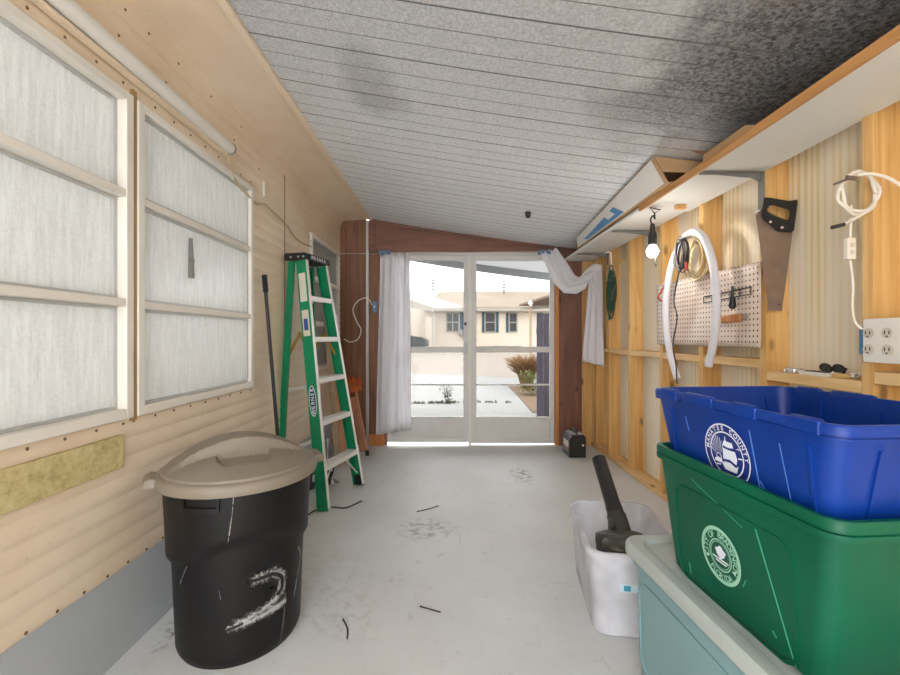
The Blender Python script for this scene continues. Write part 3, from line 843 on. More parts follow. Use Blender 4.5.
# upturned broom
br = thing('broom', 'orange-headed broom stood upside down behind the green ladder', 'broom', (-.80, 4.14, 0))
p0 = Vector((-.80, 4.12, .02)); p1 = Vector((-.985, 4.44, .60))
q = MB(); q.tube([p0, p1], .013, 12); q.build('handle', M['pink_wood'], br)
q = MB(); q.tube([p0-Vector((-.003, 0.005, .012)), p0.lerp(p1, .05)], .018, 12); q.build('tip', M['black_rub'], br)
q = MB(); ax = (p1-p0).normalized(); q.beam(p1-ax*.02, p1+ax*.03, .12, .03, (0, 1, 0)); q.build('head', M['orange'], br, bevel=.006)
q = MB()
for i in range(70):
    a = random.uniform(-.055, .055); b_ = random.uniform(-.012, .012); s_ = p1+ax*.02+Vector((a, b_, 0)); e_ = s_+ax*random.uniform(.09, .14)+Vector((a*.5+random.uniform(-.012, .012), random.uniform(-.01, .006), 0))
    q.tube([s_, (s_+e_)/2+Vector((0, -.003, 0)), e_], .0035, 5)
q.build('bristles', M['orange'], br)
slat(Vector((-.862, 4.22, .02)), Vector((-1.02, 4.46, .52)), .055, .02, 'pink_wood', 'plank', 'short pinkish board leaning on the brown back wall beside the orange broom', 'board')
# small wheeled cart between can and ladder
ct = thing('hand_cart', 'folded black-wheeled hand cart on the floor under the green ladder', 'cart', (-.98, 3.3, 0))
for y, x in ((3.22, -1.05), (3.48, -.985)):
    q = MB(); mt = Matrix.Translation((x, y, .085)) @ Matrix.Rotation(math.radians(90), 4, 'Y') @ Matrix.Rotation(0.0, 4, 'X')
    q.lathe([(.02, -.016), (.06, -.02), (.08, -.017), (.085, 0), (.08, .017), (.06, .02), (.02, .016)], 28, mt); w_ = q.build('wheel', M['black_rub'], ct)
    q = MB(); q.lathe([(.03, -.021), (.045, -.0), (.03, .021)], 20, mt); q.build('hub', M['chrome'], w_)
q = MB(); q.tube([(-1.05, 3.22, .085), (-.985, 3.48, .085)], .006); q.tube([(-1.02, 3.27, .09), (-1.0, 3.27, .34), (-.985, 3.42, .34), (-.995, 3.44, .09)], .008); q.beam((-1.0, 3.28, .02), (-.90, 3.36, .02), .14, .006)
q.build('frame', M['chrome'], ct)
# thin cord and twig on the floor
q = MB(); q.tube(spline([(-.93, 2.62, .006), (-.90, 2.80, .005), (-.80, 2.87, .005), (-.70, 2.86, .005), (-.62, 2.98, .005)]), .0045, 6)
tag(q.build('floor_cord', M['wire_dark']), 'thin dark cord lying on the floor at the near foot of the ladder', 'cord')

# curtains and rod
rod = thing('curtain_rod', 'thin curtain wire and clips over the door opening', 'curtain rod', (-.68, 4.45, 2.04))
q = MB(); q.tube([(-1.15, 4.46, 2.03), (-.70, 4.47, 2.03), (.2, 4.475, 2.045), (1.06, 4.46, 2.055)], .003, 6); q.build('wire', M['grey_metal'], rod)
for x in (-.69, 1.0):
    q = MB(); q.tube([(x-.05, 4.455, 2.045), (x+.06, 4.455, 2.045)], .020, 12)
    for i in range(5): q.torus((x-.04+i*.022, 4.455, 2.045), .022, .004, (1, 0, .2))
    q.box(x-.06, x-.045, 4.455, 4.54, 2.03, 2.06); q.build('clip', M['grey_blue'], rod)
def left_curtain(u, v):
    z = 2.03-v*(1.85+.05*(1-u)-.0*u)
    spread = .55+.45*smooth(v*1.4)
    x = -.575+(u-.5)*.33*(.85+.15*spread)+(-.035*v*(1-u))
    y = 4.45+.022*math.sin(u*26+.6*math.sin(v*3))*(1-.3*v)+.012*math.sin(u*11+v*4)-.03*math.sin(v*3.1)*u
    return Vector((x, y, z))
q = MB(); q.grid(left_curtain, 70, 30)
tag(q.build('curtain', M['curtain'], solid=.003), 'white curtain hanging straight down at the left side of the doors', 'curtain')
ST = [((541,252),(556,249),4.44), ((546,267),(566,262),4.42), ((553,283),(574,274),4.38), ((564,293),(579,277),4.33), ((577,293),(586,269),4.26), ((586,287),(594,265),4.19), ((589,281),(602,266),4.16), ((588,295),(603,286),4.15), ((585,328),(604,326),4.15), ((582,361),(606,367),4.15)]
def right_curtain(u, v):
    k = u*(len(ST)-1); i = min(int(k), len(ST)-2); f_ = smooth(k-i)*.5+(k-i)*.5
    A = at(*ST[i][0], ST[i][2]).lerp(at(*ST[i+1][0], ST[i+1][2]), f_); B = at(*ST[i][1], ST[i][2]).lerp(at(*ST[i+1][1], ST[i+1][2]), f_)
    p = A.lerp(B, v); p.y += .018*math.sin(v*17+u*3)-.008*math.cos(v*7); p.z += .012*math.sin(v*15+u*9)*(1 if k < 6 else .2)
    p.x = min(p.x, XR-.012)
    return p
q = MB(); q.grid(right_curtain, 60, 28)
tag(q.build('curtain', M['curtain'], solid=.003), 'white curtain thrown sideways over a lath at the right of the doors', 'curtain')
q = MB(); q.box(XR-.015, XR-.001, 3.66, 4.46, 1.80, 1.825); tag(q.build('wood_lath', M['pale_y'], bevel=.002), 'thin pale lath nailed across the far studs, holding up the curtain', 'board')
# switch box with cord on the back wall
sw = thing('switch_box', 'blue-grey switch box on the brown wall left of the hanging curtain', 'switch', at(375, 307, 4.53))
p = at(375, 307, 4.53); q = MB(); q.box(p.x-.022, p.x+.022, 4.50, 4.545, p.z-.06, p.z+.06); q.build('box', M['grey_blue'], sw, bevel=.004)
q = MB(); q.box(p.x-.006, p.x+.006, 4.492, 4.501, p.z-.012, p.z+.012); q.build('toggle', M['white_pl'], sw)
q = MB(); q.tube(spline([at(372, 305, 4.50), at(367, 298, 4.49), at(358, 301, 4.50), at(353, 310, 4.52), at(357, 322, 4.52), at(361, 330, 4.52), at(358, 339, 4.52), at(350, 342, 4.52), at(344, 339, 4.52)]), .006, 8); q.build('cord', M['cable'], sw)

# ================================================================== SHELF
sh = thing('wall_shelf', 'long white wall shelf on metal brackets above the open studs', 'shelf', (1.36, 2.5, 1.95))
q = MB(); q.box(1.215, 1.52, .3, 2.705, 1.952, 1.985); q.build('board', M['white_board'], sh)
q = MB(); q.box(1.20, 1.214, .3, 2.705, 1.950, 1.987); q.build('front_edge', M['edge_wood'], sh, bevel=.002)
q = MB(); q.box(1.20, 1.506, 2.708, 4.49, 1.956, 1.976); q.build('board', M['white_board'], sh, bevel=.002)
q = MB(); q.box(1.24, 1.50, .3, 2.3, 1.988, 2.004); q.build('loose_board', M['grey_wood'], sh)
for y in (1.06, 2.056, 3.19, 4.055):
    q = MB(); q.box(1.215, XR-.001, y-.019, y+.019, 1.944, 1.949); q.box(XR-.007, XR-.001, y-.019, y+.019, 1.70 if y < 3 else 1.84, 1.944)
    q.prism([(1.215, y-.002, 1.944), (XR-.008, y-.002, 1.944), (XR-.008, y-.002, 1.90), (XR-.05, y-.002, 1.922)], (0, .004, 0))
    q.build('bracket', M['bracket'], sh)
q = MB(); q.box(1.36, 1.42, 2.55, 2.58, 1.925, 1.951); q.build('block', M['pine_x'], sh, bevel=.002)

# boxes on the shelf
bx = thing('cardboard_box', 'long flat cardboard box with blue and white print at the far end of the shelf', 'box', (1.27, 3.0, 1.99))
A, B, C, D = Vector((1.085, 2.26, 0)), Vector((1.19, 4.00, 0)), Vector((1.40, 4.00, 0)), Vector((1.36, 2.26, 0))
q = MB()
def wallq(p, r, z0, z1, th, mb, m=0): mb.prism([p+Vector((0,0,z0)), r+Vector((0,0,z0)), r+Vector((0,0,z1)), p+Vector((0,0,z1))], (Vector((-(r-p).y, (r-p).x, 0)).normalized())*th, m)
A0, B0 = Vector((1.185, 2.30, 1.9885)), Vector((1.203, 4.0, 1.9885))
AT, BT = A+Vector((0, 0, 2.112)), B+Vector((0, 0, 2.086))
q.prism([A0, B0, C+Vector((0,0,1.9885)), D+Vector((0,.04,1.9885))], (0, 0, .004))
def side(u, h, off=0): return A0.lerp(B0, u).lerp(AT.lerp(BT, u), h)+Vector((-off, 0, 0))
for off in (0, .004): q.grid(lambda u, h: side(u, h, off), 24, 6); wallq(B, C, 1.995, 2.082, -.004, q); wallq(D, C, 1.995, 2.075, .004, q)
q.build('body', M['cardboard'], bx)
q = MB(); q.grid(lambda u, h: side(.02+.97*u, .05+.92*h, .0055), 24, 6, 0)
q.grid(lambda u, h: side(.34+.46*u+.07*h, .10+h*(.22+.36*(1-u)), .0065), 16, 4, 1)
q.grid(lambda u, h: side(.42+.08*u+.05*h, .30+h*.5, .0075), 4, 4, 0)
q.build('print', [M['white_card'], M['blue_print']], bx)
q = MB(); q.prism([A+Vector((.002, -.002, 2.110)), D+Vector((0, -.002, 2.080)), D+Vector((.02, -.07, 1.995)), A+Vector((.004, -.08, 2.0))], (0, -.003, 0)); q.build('flap', M['cardboard'], bx)
q = MB(); q.prism([A+Vector((.0, 0, 2.112)), B+Vector((0, 0, 2.086)), C+Vector((0, 0, 2.068)), D+Vector((0, 0, 2.080))], (0, 0, .003)); q.build('top', M['cardboard'], bx)
b2 = thing('cardboard_box', 'open brown cardboard box on the shelf just nearer than the blue-printed box', 'box', (1.36, 2.05, 2.005))
q = MB(); x0, x1, y0, y1, z0, z1 = 1.25, 1.49, 1.80, 2.10, 2.0055, 2.05
q.box(x0, x1, y0, y1, z0, z0+.004); q.box(x0, x0+.004, y0, y1, z0+.004, z1); q.box(x1-.004, x1, y0, y1, z0+.004, z1); q.box(x0+.004, x1-.004, y1-.004, y1, z0+.004, z1); q.box(x0+.004, x1-.004, y0, y0+.004, z0+.004, z1)
q.build('body', M['cardboard'], b2)
q = MB(); q.prism([(x0, y1, z1), (x1, y1, z1), (x1-.02, y1+.05, z1+.03), (x0-.03, y1+.05, z1+.045)], (0, 0, .003)); q.build('flap', M['card_dark'], b2)

# work lamp under the shelf
lp = thing('work_lamp', 'bare bulb in a black socket hanging from the shelf', 'lamp', (1.24, 2.60, 1.68))
c_ = at(652.5, 250, 2.60)
q = MB(); q.lathe([(.018, .085), (.022, .08), (.024, .06), (.026, .005), (.022, 0)][::-1], 20, Matrix.Translation((c_.x, c_.y, c_.z+.028))); q.lathe([(.012, 0), (.016, .02), (.012, .05)], 14, Matrix.Translation((c_.x, c_.y, c_.z+.11))); q.build('socket', M['black'], lp)
prof = [(.012, .03), (.016, .024), (.030, .006), (.034, -.012), (.029, -.030), (.016, -.042), (.002, -.046)]
q = MB(); q.lathe(prof[::-1], 24, Matrix.Translation(c_)); q.build('bulb', M['bulb'], lp)
q = MB(); q.tube(spline([(c_.x, c_.y, c_.z+.155), (c_.x-.012, c_.y, c_.z+.185), (c_.x+.004, c_.y, c_.z+.21), (c_.x+.014, c_.y, c_.z+.19), (c_.x+.012, c_.y, c_.z+.23)]), .005, 8)
q.tube([(c_.x+.012, c_.y, c_.z+.225), (c_.x-.016, c_.y, 1.945), (c_.x+.05, c_.y, 1.93), (c_.x+.012, c_.y, c_.z+.225)], .004, 6); q.build('hook', M['black'], lp)
q = MB(); q.tube(spline([(c_.x+.022, c_.y+.01, c_.z+.11), (c_.x+.026, c_.y+.01, c_.z+.02), (c_.x+.022, c_.y+.01, c_.z-.10)]), .004, 6); q.build('cord', M['wire_dark'], lp)

# ================================================================== RIGHT WALL THINGS
pb = thing('pegboard', 'cream perforated pegboard screwed across the studs', 'pegboard', (XR-.004, 2.56, 1.31))
q = MB()
def pbf(u, v):
    y = 3.08-u*1.03; z = 1.10+v*(.43-.012*u)+.0
    return Vector((XR-.006-.018*max(0, u-.8)*5*.2-.01*max(0, .25-v)*smooth((u-.6)*2.5), y, z))
q.grid(pbf, 30, 12); q.build('board', M['pegboard'], pb, solid=.005)
# tools on it
def pegx(px, py): Y = (XR-.02)*F/(px-450); return Vector((XR-.016, Y, CH+(337.5-py)*Y/F))
pr = thing('peg_rail', 'thin dark wire tool rail across the middle of the pegboard', 'rail', pegx(728, 292))
q = MB(); a = pegx(703, 297); b = pegx(750, 287); q.tube([a, b], .004, 6); q.tube([a-Vector((0,0,.035)), b-Vector((0,0,.035))], .003, 6)
for k in range(6): p = a.lerp(b, k/5); q.tube([p, p-Vector((0,0,.035))], .0025, 6); q.tube([p, p+Vector((.012, 0, 0))], .0025, 6)
q.build('wire', M['wire_dark'], pr)
pl = thing('wrench', 'short black-handled tool hanging on the wire rail of the pegboard', 'tool', pegx(734, 300))
q = MB(); a = pegx(734, 286)+Vector((-.012, 0, 0)); b = pegx(734, 306)+Vector((-.012, 0, 0)); q.tube([a, a.lerp(b, .6)], .007, 8); q.build('shaft', M['black'], pl)
q = MB(); q.tube([a.lerp(b, .55), b], [.012, .017], 10); q.sphere(b, .017); q.build('head', M['black'], pl)
tr = thing('trowel', 'putty trowel with a wooden handle on the pegboard below the wire rail', 'tool', pegx(730, 318))
a = pegx(720, 320)+Vector((-.006, 0, 0)); b = pegx(741.5, 317.5)+Vector((-.006, 0, 0)); q = MB(); q.beam(a, b, .02, .038, (0, 0, 1)); q.build('handle', M['orange_z'], tr, bevel=.006)
q = MB(); d = (b-a).normalized(); q.prism([b+Vector((0,0,.02)), b+d*.045+Vector((0,0,.008)), b+d*.035+Vector((0,0,-.004)), b+Vector((0,0,-.018))], (.003, 0, 0)); q.build('blade', M['steel'], tr)
# white foam tube looped on a nail
def lp_(px, py, Y): return at(px, py, Y)
q = MB(); HP = [(677.5, 379, 2.70), (669, 348, 2.79), (665.5, 310, 2.83), (670, 272, 2.78), (680, 245, 2.65), (692, 232, 2.53), (703, 237, 2.42), (712, 260, 2.35), (716.5, 295, 2.31), (715.5, 330, 2.31), (708.5, 366, 2.36)]
HP = [(a_, b_, 1.435*F/(a_-450)) for a_, b_, c_0 in HP]
q.tube(spline([at(*p) for p in HP]), [.021]*(10*8+1), 16)
hz = thing('foam_tube', 'white foam tube hung like a horseshoe in front of the pegboard', 'tube', at(692, 231, 2.53)); q.build('tube', M['hose'], hz)
q = MB(); n0 = at(690, 238, 2.50); n0.z = 1.7475; q.tube([Vector((XR-.001, 2.557, n0.z)), Vector((1.37, 2.545, n0.z+.006))], .005, 8); tag(q.build('nail', M['chrome']), 'large nail in the stud carrying the white foam tube and wire coils', 'nail')
cw = thing('wire_coil', 'coil of dark wire hanging inside the top of the white foam loop', 'wire', n0)
q = MB()
for i in range(12): q.torus((1.378+.0025*i, 2.555+.003*(i % 3), n0.z-.09-random.uniform(0, .02)), .085+random.uniform(-.012, .012), .0032, (1, .25+random.uniform(-.15, .15), random.uniform(-.1, .1)), 0, 26, 6, (.55+random.uniform(-.2,.1), 1.05))
q.build('coil', M['wire_dark'], cw)
q = MB(); a = at(686, 262, 2.46); q.tube([a, a+Vector((.004, 0, -.05))], .009, 8); q.build('plug', M['red'], cw)
cr = thing('rope_coil', 'coil of pale beige rope hanging beside the dark wire coil', 'rope', n0)
q = MB()
for i in range(9): q.torus((1.445+.003*i, 2.50+.006*(i % 3), n0.z-.115-random.uniform(0, .03)), .105+random.uniform(-.025, .015), .0042, (1, .2+random.uniform(-.1, .1), random.uniform(-.1, .1)), 0, 28, 6, (.7+random.uniform(-.2, .1), 1.0))
q.build('coil', M['rope'], cr)
q = MB(); q.tube(spline([Vector((1.39, 1.39*F/(a_-450), CH+(337.5-b_)*1.39/(a_-450))) for a_, b_ in ((683, 252), (679, 272), (674, 300), (677, 318), (673, 345), (676, 365), (677, 384))]), .0042, 6)
tag(q.build('cord', M['wire_dark']), 'thin dark cord dangling down the left leg of the white foam loop', 'cord')
sn = thing('pruning_snips', 'red-handled snips hanging left of the white foam loop', 'snips', at(663, 290, 2.98))
q = MB(); q.tube(spline([at(667, 280, 2.97), at(661, 292, 2.97), at(658, 298, 2.97), at(664, 303, 2.97), at(663, 312, 2.97)], 5), .006, 8); q.build('handle', M['red'], sn)
q = MB(); q.beam(at(667, 282, 2.975), at(669, 266, 2.975), .012, .004, (0, 1, 0)); q.build('blade', M['steel'], sn)
# hand saw
sw_ = thing('hand_saw', 'hand saw with a black handle hanging handle-up on the stud by the pegboard', 'saw', at(778, 220, 1.985))
YS = 1.985
q = MB(); q.prism([at(x, y, YS) for x, y in ((756, 215), (762, 208), (793, 224), (792.5, 233), (782, 311), (769, 310.5))], (0, .0016, 0)); bl = q.build('blade', M['blade'], sw_)
q = MB()
out = [(764, 197.5), (769, 197.5), (790, 201), (797, 199.5), (797.5, 203), (794, 231), (791, 232.5), (777, 231.5), (772, 227), (763, 219), (761.5, 215)]
inn = [(767.5, 207), (772, 205), (788, 209.5), (789.5, 212), (788.5, 219), (786, 220), (771, 214.5), (767.5, 212)]
def bridge(out, inn, y0, y1, mb):
    o2 = []
    n = 44
    def res(poly):
        P = [Vector((x, y, 0)) for x, y in poly]; c0 = Vector((sum(p.x for p in P)/len(P), sum(p.y for p in P)/len(P), 0))
        L = [(P[(i+1) % len(P)]-P[i]).length for i in range(len(P))]; T = sum(L); r = []
        for k in range(n):
            d = T*k/n; i = 0
            while d > L[i]: d -= L[i]; i += 1
            r.append(P[i].lerp(P[(i+1) % len(P)], d/L[i]))
        return r
    a = res(out); b = res(inn)
    lo = [[at(p.x, p.y, y) for p in s_] for y, s_ in ((y0, a), (y1, a), (y1, b), (y0, b), (y0, a))]
    mb.loft(lo, 0, False, False)
bridge(out, inn, YS-.012, YS+.012, q); q.build('handle', M['black'], sw_, bevel=.003)
for x, y in ((770.5, 222), (782, 227.5)): q = MB(); q.tube([at(x, y, YS-.015), at(x, y, YS-.011)], .006, 12); q.build('rivet', M['steel'], sw_)
q = MB(); q.tube([at(779, 304.5, YS-.001), at(779, 304.5, YS+.001)], .0045, 12); q.build('hang_hole', M['dark_grey'], sw_)
q = MB(); a = at(769.5, 206.5, YS-.03); q.tube([a, Vector((a.x, 2.04, a.z))], .004, 8); tag(q.build('nail', M['chrome']), 'nail in the stud holding the hand saw', 'nail')
# cord coil, inline switch, outlets
cc = thing('cord_coil', 'loops of white electric cord hung on the nearest visible stud', 'cord', at(851, 205, 1.50))
q = MB(); c0 = at(857, 196, 1.488)
def ring(R, ph, dx, dz, n=30): return [c0+Vector((dx+(R*math.cos(2*math.pi*i/n+ph))*.92, .006*math.sin(i*.9+ph), dz+R*math.sin(2*math.pi*i/n+ph))) for i in range(n+1)]
q.tube(ring(.072, 0, .002, .008), .0055, 8); q.tube(ring(.070, 1, .010, .016), .0055, 8)
q.tube(spline([at(858, 175, 1.47), at(872, 174, 1.45), at(888, 178, 1.43), at(905, 187, 1.40), at(935, 196, 1.35)]), .0055, 8)
q.tube(spline([at(875, 203, 1.485), at(866, 212, 1.482), at(853, 219, 1.48), at(843, 225, 1.48)]), .0055, 8); q.build('cord', M['cable'], cc)
q = MB(); q.tube([at(844, 224.5, 1.48), at(832, 227.5, 1.48)], .007, 10); q.build('stripped_end', M['dark_grey'], cc)
q = MB(); q.tube([at(850, 178, 1.44), Vector((at(850, 178, 1.44).x, 1.50, at(850, 178, 1.44).z))], .004, 8); q.beam(at(846, 177, 1.455), at(857, 179, 1.455), .006, .012); q.build('staple', M['steel'], cc)
isw = thing('inline_switch', 'cream inline switch on the white wire between the cord coil and the outlets', 'switch', at(849, 250, 1.51))
q = MB(); a = at(849, 249, 1.51); q.box(a.x-.015, a.x+.015, a.y-.012, a.y+.006, a.z-.038, a.z+.038); q.build('body', M['cable'], isw, bevel=.003)
q = MB(); q.box(a.x-.006, a.x+.006, a.y-.016, a.y-.012, a.z-.02, a.z-.006); q.box(a.x-.006, a.x+.006, a.y-.016, a.y-.012, a.z+.004, a.z+.018); q.build('rocker', M['pcream'], isw)
q = MB(); q.tube(spline([at(851, 205, 1.51), at(851, 222, 1.51), at(850, 240, 1.515)]), .004, 6); q.tube(spline([at(850, 259, 1.515), at(853, 285, 1.51), at(852.5, 308, 1.51), at(855, 322, 1.505), at(862, 329, 1.50)]), .004, 6); q.build('wire', M['cable'], isw)
ol = thing('outlet', 'white double outlet plate on the nearest stud with cord loops hung above it', 'outlet', (XR-.012, 1.47, 1.14))
q = MB(); q.box(XR-.030, XR-.022, 1.385, 1.524, 1.062, 1.216); q.build('plate', M['white_pl'], ol, bevel=.003)
q = MB(); q.box(XR-.022, XR+.03, 1.40, 1.516, 1.065, 1.205); q.box(XR-.024, XR-.002, 1.517, 1.545, 1.09, 1.19); q.build('box', M['blue_box'], ol, bevel=.002)
for y in (1.502, 1.436):
    for z in (1.165, 1.108):
        q = MB(); q.tube([(XR-.0305, y, z), (XR-.034, y, z)], .0185, 20); rc = q.build('receptacle', M['pcream'], ol)
        q = MB(); q.box(XR-.0352, XR-.034, y-.009, y-.006, z-.004, z+.008); q.box(XR-.0352, XR-.034, y+.006, y+.009, z-.004, z+.008); q.sphere((XR-.0345, y, z-.011), .003); q.build('slot', M['dark_grey'], rc)
# bundle of green cord hanging by the far bracket
gc = thing('cord_bundle', 'bundle of dark green cord hanging from a white hook at the far studs', 'cord', at(611, 290, 3.8))
q = MB(); c0 = at(611, 290, 3.82)
for i in range(14): q.torus(c0+Vector((random.uniform(-.018, .018), random.uniform(-.02, .02), random.uniform(-.06, .03))), .2, .0045, (random.uniform(-.5, .5), 1, random.uniform(-.12, .12)), 0, 30, 6, (.07+random.uniform(-.04, .12), .85+random.uniform(-.3, .25)))
q.tube([c0+Vector((-.035, 0, .06)), c0+Vector((.035, 0, .06))], .022, 8); q.build('cord', M['cord_green'], gc)
q = MB(); q.tube(spline([c0+Vector((-.03, .05, .34)), c0+Vector((-.02, .0, .345)), c0+Vector((.0, 0, .32)), c0+Vector((.005, 0, .17))]), .006, 8); q.build('hook', M['white_pl'], gc)
# odds and ends on the near blocking (top z = .99)
zt = .9905
tm = thing('tape_measure', 'round silver tape measure lying on the blocking near the hand saw', 'tape measure', (1.56, 1.92, zt))
q = MB(); q.lathe([(.034, 0), (.038, .004), (.038, .018), (.034, .022)], 26, Matrix.Translation((1.556, 1.925, zt))); q.build('case', M['chrome'], tm)
q = MB(); q.lathe([(.022, .0222), (.022, .0232)], 22, Matrix.Translation((1.556, 1.925, zt))); q.build('face', M['label'], tm)
pt = thing('paint_tray', 'narrow white tray holding dark bits on the blocking, next to the tape measure', 'tray', (1.555, 1.79, zt))
q = MB(); q.loft([rr(.06, .14, .012, zt, 4, 1.548, 1.785), rr(.07, .155, .014, zt+.016, 4, 1.548, 1.785), rr(.064, .149, .013, zt+.016, 4, 1.548, 1.785), rr(.056, .136, .012, zt+.003, 4, 1.548, 1.785)]); q.build('body', M['white_pl'], pt)
q = MB()
for i in range(14): q.sphere((1.548+random.uniform(-.018, .018), 1.785+random.uniform(-.05, .05), zt+.012), .010, 0, (1, 1.4, .7), 8, 6)
q.build('contents', M['wire_dark'], pt)
gg = thing('goggles', 'dark safety glasses resting against the panelling on the near blocking', 'glasses', (1.585, 1.76, zt))
q = MB()
for y in (1.795, 1.735): q.torus((1.588, y, zt+.03), .026, .004, (1, 0, .3), 0, 20, 6, (1, .72))
q.tube([(1.588, 1.77, zt+.034), (1.588, 1.76, zt+.034)], .004, 6); q.tube(spline([(1.59, 1.822, zt+.035), (1.600, 1.80, zt+.03), (1.604, 1.75, zt+.026)]), .0035, 6); q.tube(spline([(1.59, 1.708, zt+.035), (1.602, 1.72, zt+.03), (1.606, 1.77, zt+.034)]), .0035, 6)
q.build('frame', M['black'], gg)
q = MB()
for y in (1.795, 1.735): q.lathe([(.024, -.0012), (.024, .0012)], 18, Matrix.Translation((1.588, y, zt+.03)) @ Matrix.Rotation(math.radians(80), 4, 'Y') @ Matrix.Diagonal((.72, 1, 1, 1)))
q.build('lens', M['dark_grey'], gg)
q = MB(); q.beam((1.535, 1.70, zt+.0085), (1.56, 1.60, zt+.0085), .02, .016); tag(q.build('wood_offcut', M['pale_y'], bevel=.002), 'small pale wood offcut on the near blocking beside the chain', 'offcut')
ch = MB()
for i in range(20):
    a_ = i*.7; p = Vector((1.545+.018*math.cos(a_)*(1+.02*i), 1.60+.022*math.sin(a_), zt+.005+.0009*i)); ch.torus(p, .0075, .002, (math.sin(i*1.7), math.cos(i*2.1), .5+.5*(i % 2)), 0, 12, 5, (1, 1))
tag(ch.build('chain', M['chrome']), 'little heap of metal chain at the near end of the blocking', 'chain')

# ================================================================== BINS
def loft_bin(H, bw, bl, tw, tl, rad, lip, liph, th=.005):
    L = []
    def sz(z): k = z/H; return bw+(tw-2*lip-bw)*k, bl+(tl-2*lip-bl)*k
    w, l = sz(0); L.append(rr(w-.02, l-.02, rad-.01, 0)); L.append(rr(w, l, rad, .01))
    for z in (H*.33, H*.66, H-liph):
        w, l = sz(z); L.append(rr(w, l, rad, z))
    L += [rr(tw-.002, tl-.002, rad+lip, H-liph), rr(tw, tl, rad+lip, H-liph+.006), rr(tw, tl, rad+lip, H-.026), rr(tw-.008, tl-.008, rad+lip, H-.0245), rr(tw-.008, tl-.008, rad+lip, H-.0215), rr(tw, tl, rad+lip, H-.020), rr(tw, tl, rad+lip, H-.006), rr(tw-.006, tl-.006, rad+lip, H)]
    w, l = sz(H); L.append(rr(w-th*2, l-th*2, rad, H))
    for z in (H*.66, H*.33, .008):
        w, l = sz(z); L.append(rr(w-th*2, l-th*2, rad-.004, z))
    return L, sz
TH = math.radians(4.5)
# teal storage tote
tote = thing('storage_tote', 'large teal plastic tote with a grey lid, standing under the two recycling bins', 'storage bin', (.886, 1.062, 0), TH)
L, sz = loft_bin(.43, .45, .79, .50, .84, .05, .012, .02)
MB().loft(L).build('body', M['teal'], tote, local=True)
q = MB(); q.loft([rr(.012, .012, .003, 0)]) if False else None
lidm = MB()
lidm.loft([rr(.508, .848, .040, .425), rr(.524, .864, .046, .425), rr(.526, .866, .047, .432), rr(.526, .866, .047, .450), rr(.520, .860, .045, .460), rr(.510, .850, .042, .4665), rr(.446, .786, .05, .4680), rr(.440, .780, .048, .4665), rr(.426, .766, .045, .4560), rr(.2, .5, .03, .4560)])
lid_t = lidm.build('lid', M['teal_lid'], tote, local=True)
q = MB(); w, l = sz(.2)
def face_x(z): return -sz(z)[0]/2
def panel(sz_, y0, y1, z0, z1, mb, r, t=.004):
    pts = []
    for (yy, zz, a0) in ((y1-r, z1-r, 0), (y0+r, z1-r, 90), (y0+r, z0+r, 180), (y1-r, z0+r, 270)):
        for k in range(6):
            a = math.radians(a0+90*k/5); pts.append((yy+r*math.cos(a), zz+r*math.sin(a)))
    outer = [Vector((-sz_(z)[0]/2-t, y, z)) for y, z in pts]; inner = [Vector((-sz_(z)[0]/2+.002, y, z)) for y, z in pts]
    cx = sum(p[0] for p in pts)/len(pts); cz = sum(p[1] for p in pts)/len(pts)
    def shrink(p, d): return (cx+(p[0]-cx)*(1-d/abs((y1-y0)/2)), cz+(p[1]-cz)*(1-d/abs((z1-z0)/2)))
    p2 = [shrink(p, .006) for p in pts]; o2 = [Vector((-sz_(z)[0]/2-t, y, z)) for y, z in p2]; i2 = [Vector((-sz_(z)[0]/2+.0015, y, z)) for y, z in p2]
    mb.loft([inner, outer, o2, i2], 0, False, False)
panel(sz, -.36, .36, .06, .36, q, .05); q.build('panel_rim', M['teal'], tote, local=True)
# green bin
gb = thing('recycling_bin', 'green recycling bin with a round city seal, standing on the teal tote', 'recycling bin', (.898, 1.078, .4567), TH)
L, szg = loft_bin(.36, .395, .49, .462, .605, .034, .009, .04)
gbody = MB().loft(L)
gbody.loft([rr(.452, .582, .066, .318), rr(.456, .586, .068, .322), rr(.452, .582, .066, .328), rr(.44, .57, .06, .328)][:3], 0, True, True) if False else None
gbody.build('body', M['recycle_green'], gb, local=True)
q = MB(); panel(szg, -.195, .205, .0, .27, q, .045, .0025); q.build('panel_rim', M['recycle_green'], gb, local=True)
def slope_v(sz_, H): return Vector((-(sz_(H)[0]-sz_(0)[0])/2, 0, H)).normalized()
def local_pt(o, p): return WM(o).inverted() @ Vector(p)
def seal_green(d, R):
    d.ring(R*.87, R, 0); d.ring(R*.52, R*.57, 0); d.ring(R*.46, R*.485, 0)
    d.arc('CITY OF BRADENTON', R*.63, R*.31, 90, 220, 0); d.arc('FLORIDA', R*.85, R*.29, 270, 75, 0, 0, True)
    for s_ in (-1, 1): d.disc(R*.055, 1, 0, (s_*R*.68, -R*.30))
    crown = [(R*(.02+(.25+.04*math.sin(5*a))*math.cos(a)), R*(.12+(.2+.03*math.cos(4*a))*math.sin(a))) for a in [2*math.pi*i/24 for i in range(24)]]
    d.poly(crown, 1); d.poly([(R*x, R*y) for x, y in ((-.03, -.12), (.05, -.12), (.03, .0), (-.01, .0))], 1)
    d.poly([(R*x, R*y) for x, y in ((-.40, -.12), (.40, -.12), (.40, -.18), (-.38, -.18))], 1); d.poly([(R*x, R*y) for x, y in ((-.30, -.22), (.34, -.22), (.28, -.28), (-.2, -.28))], 1)
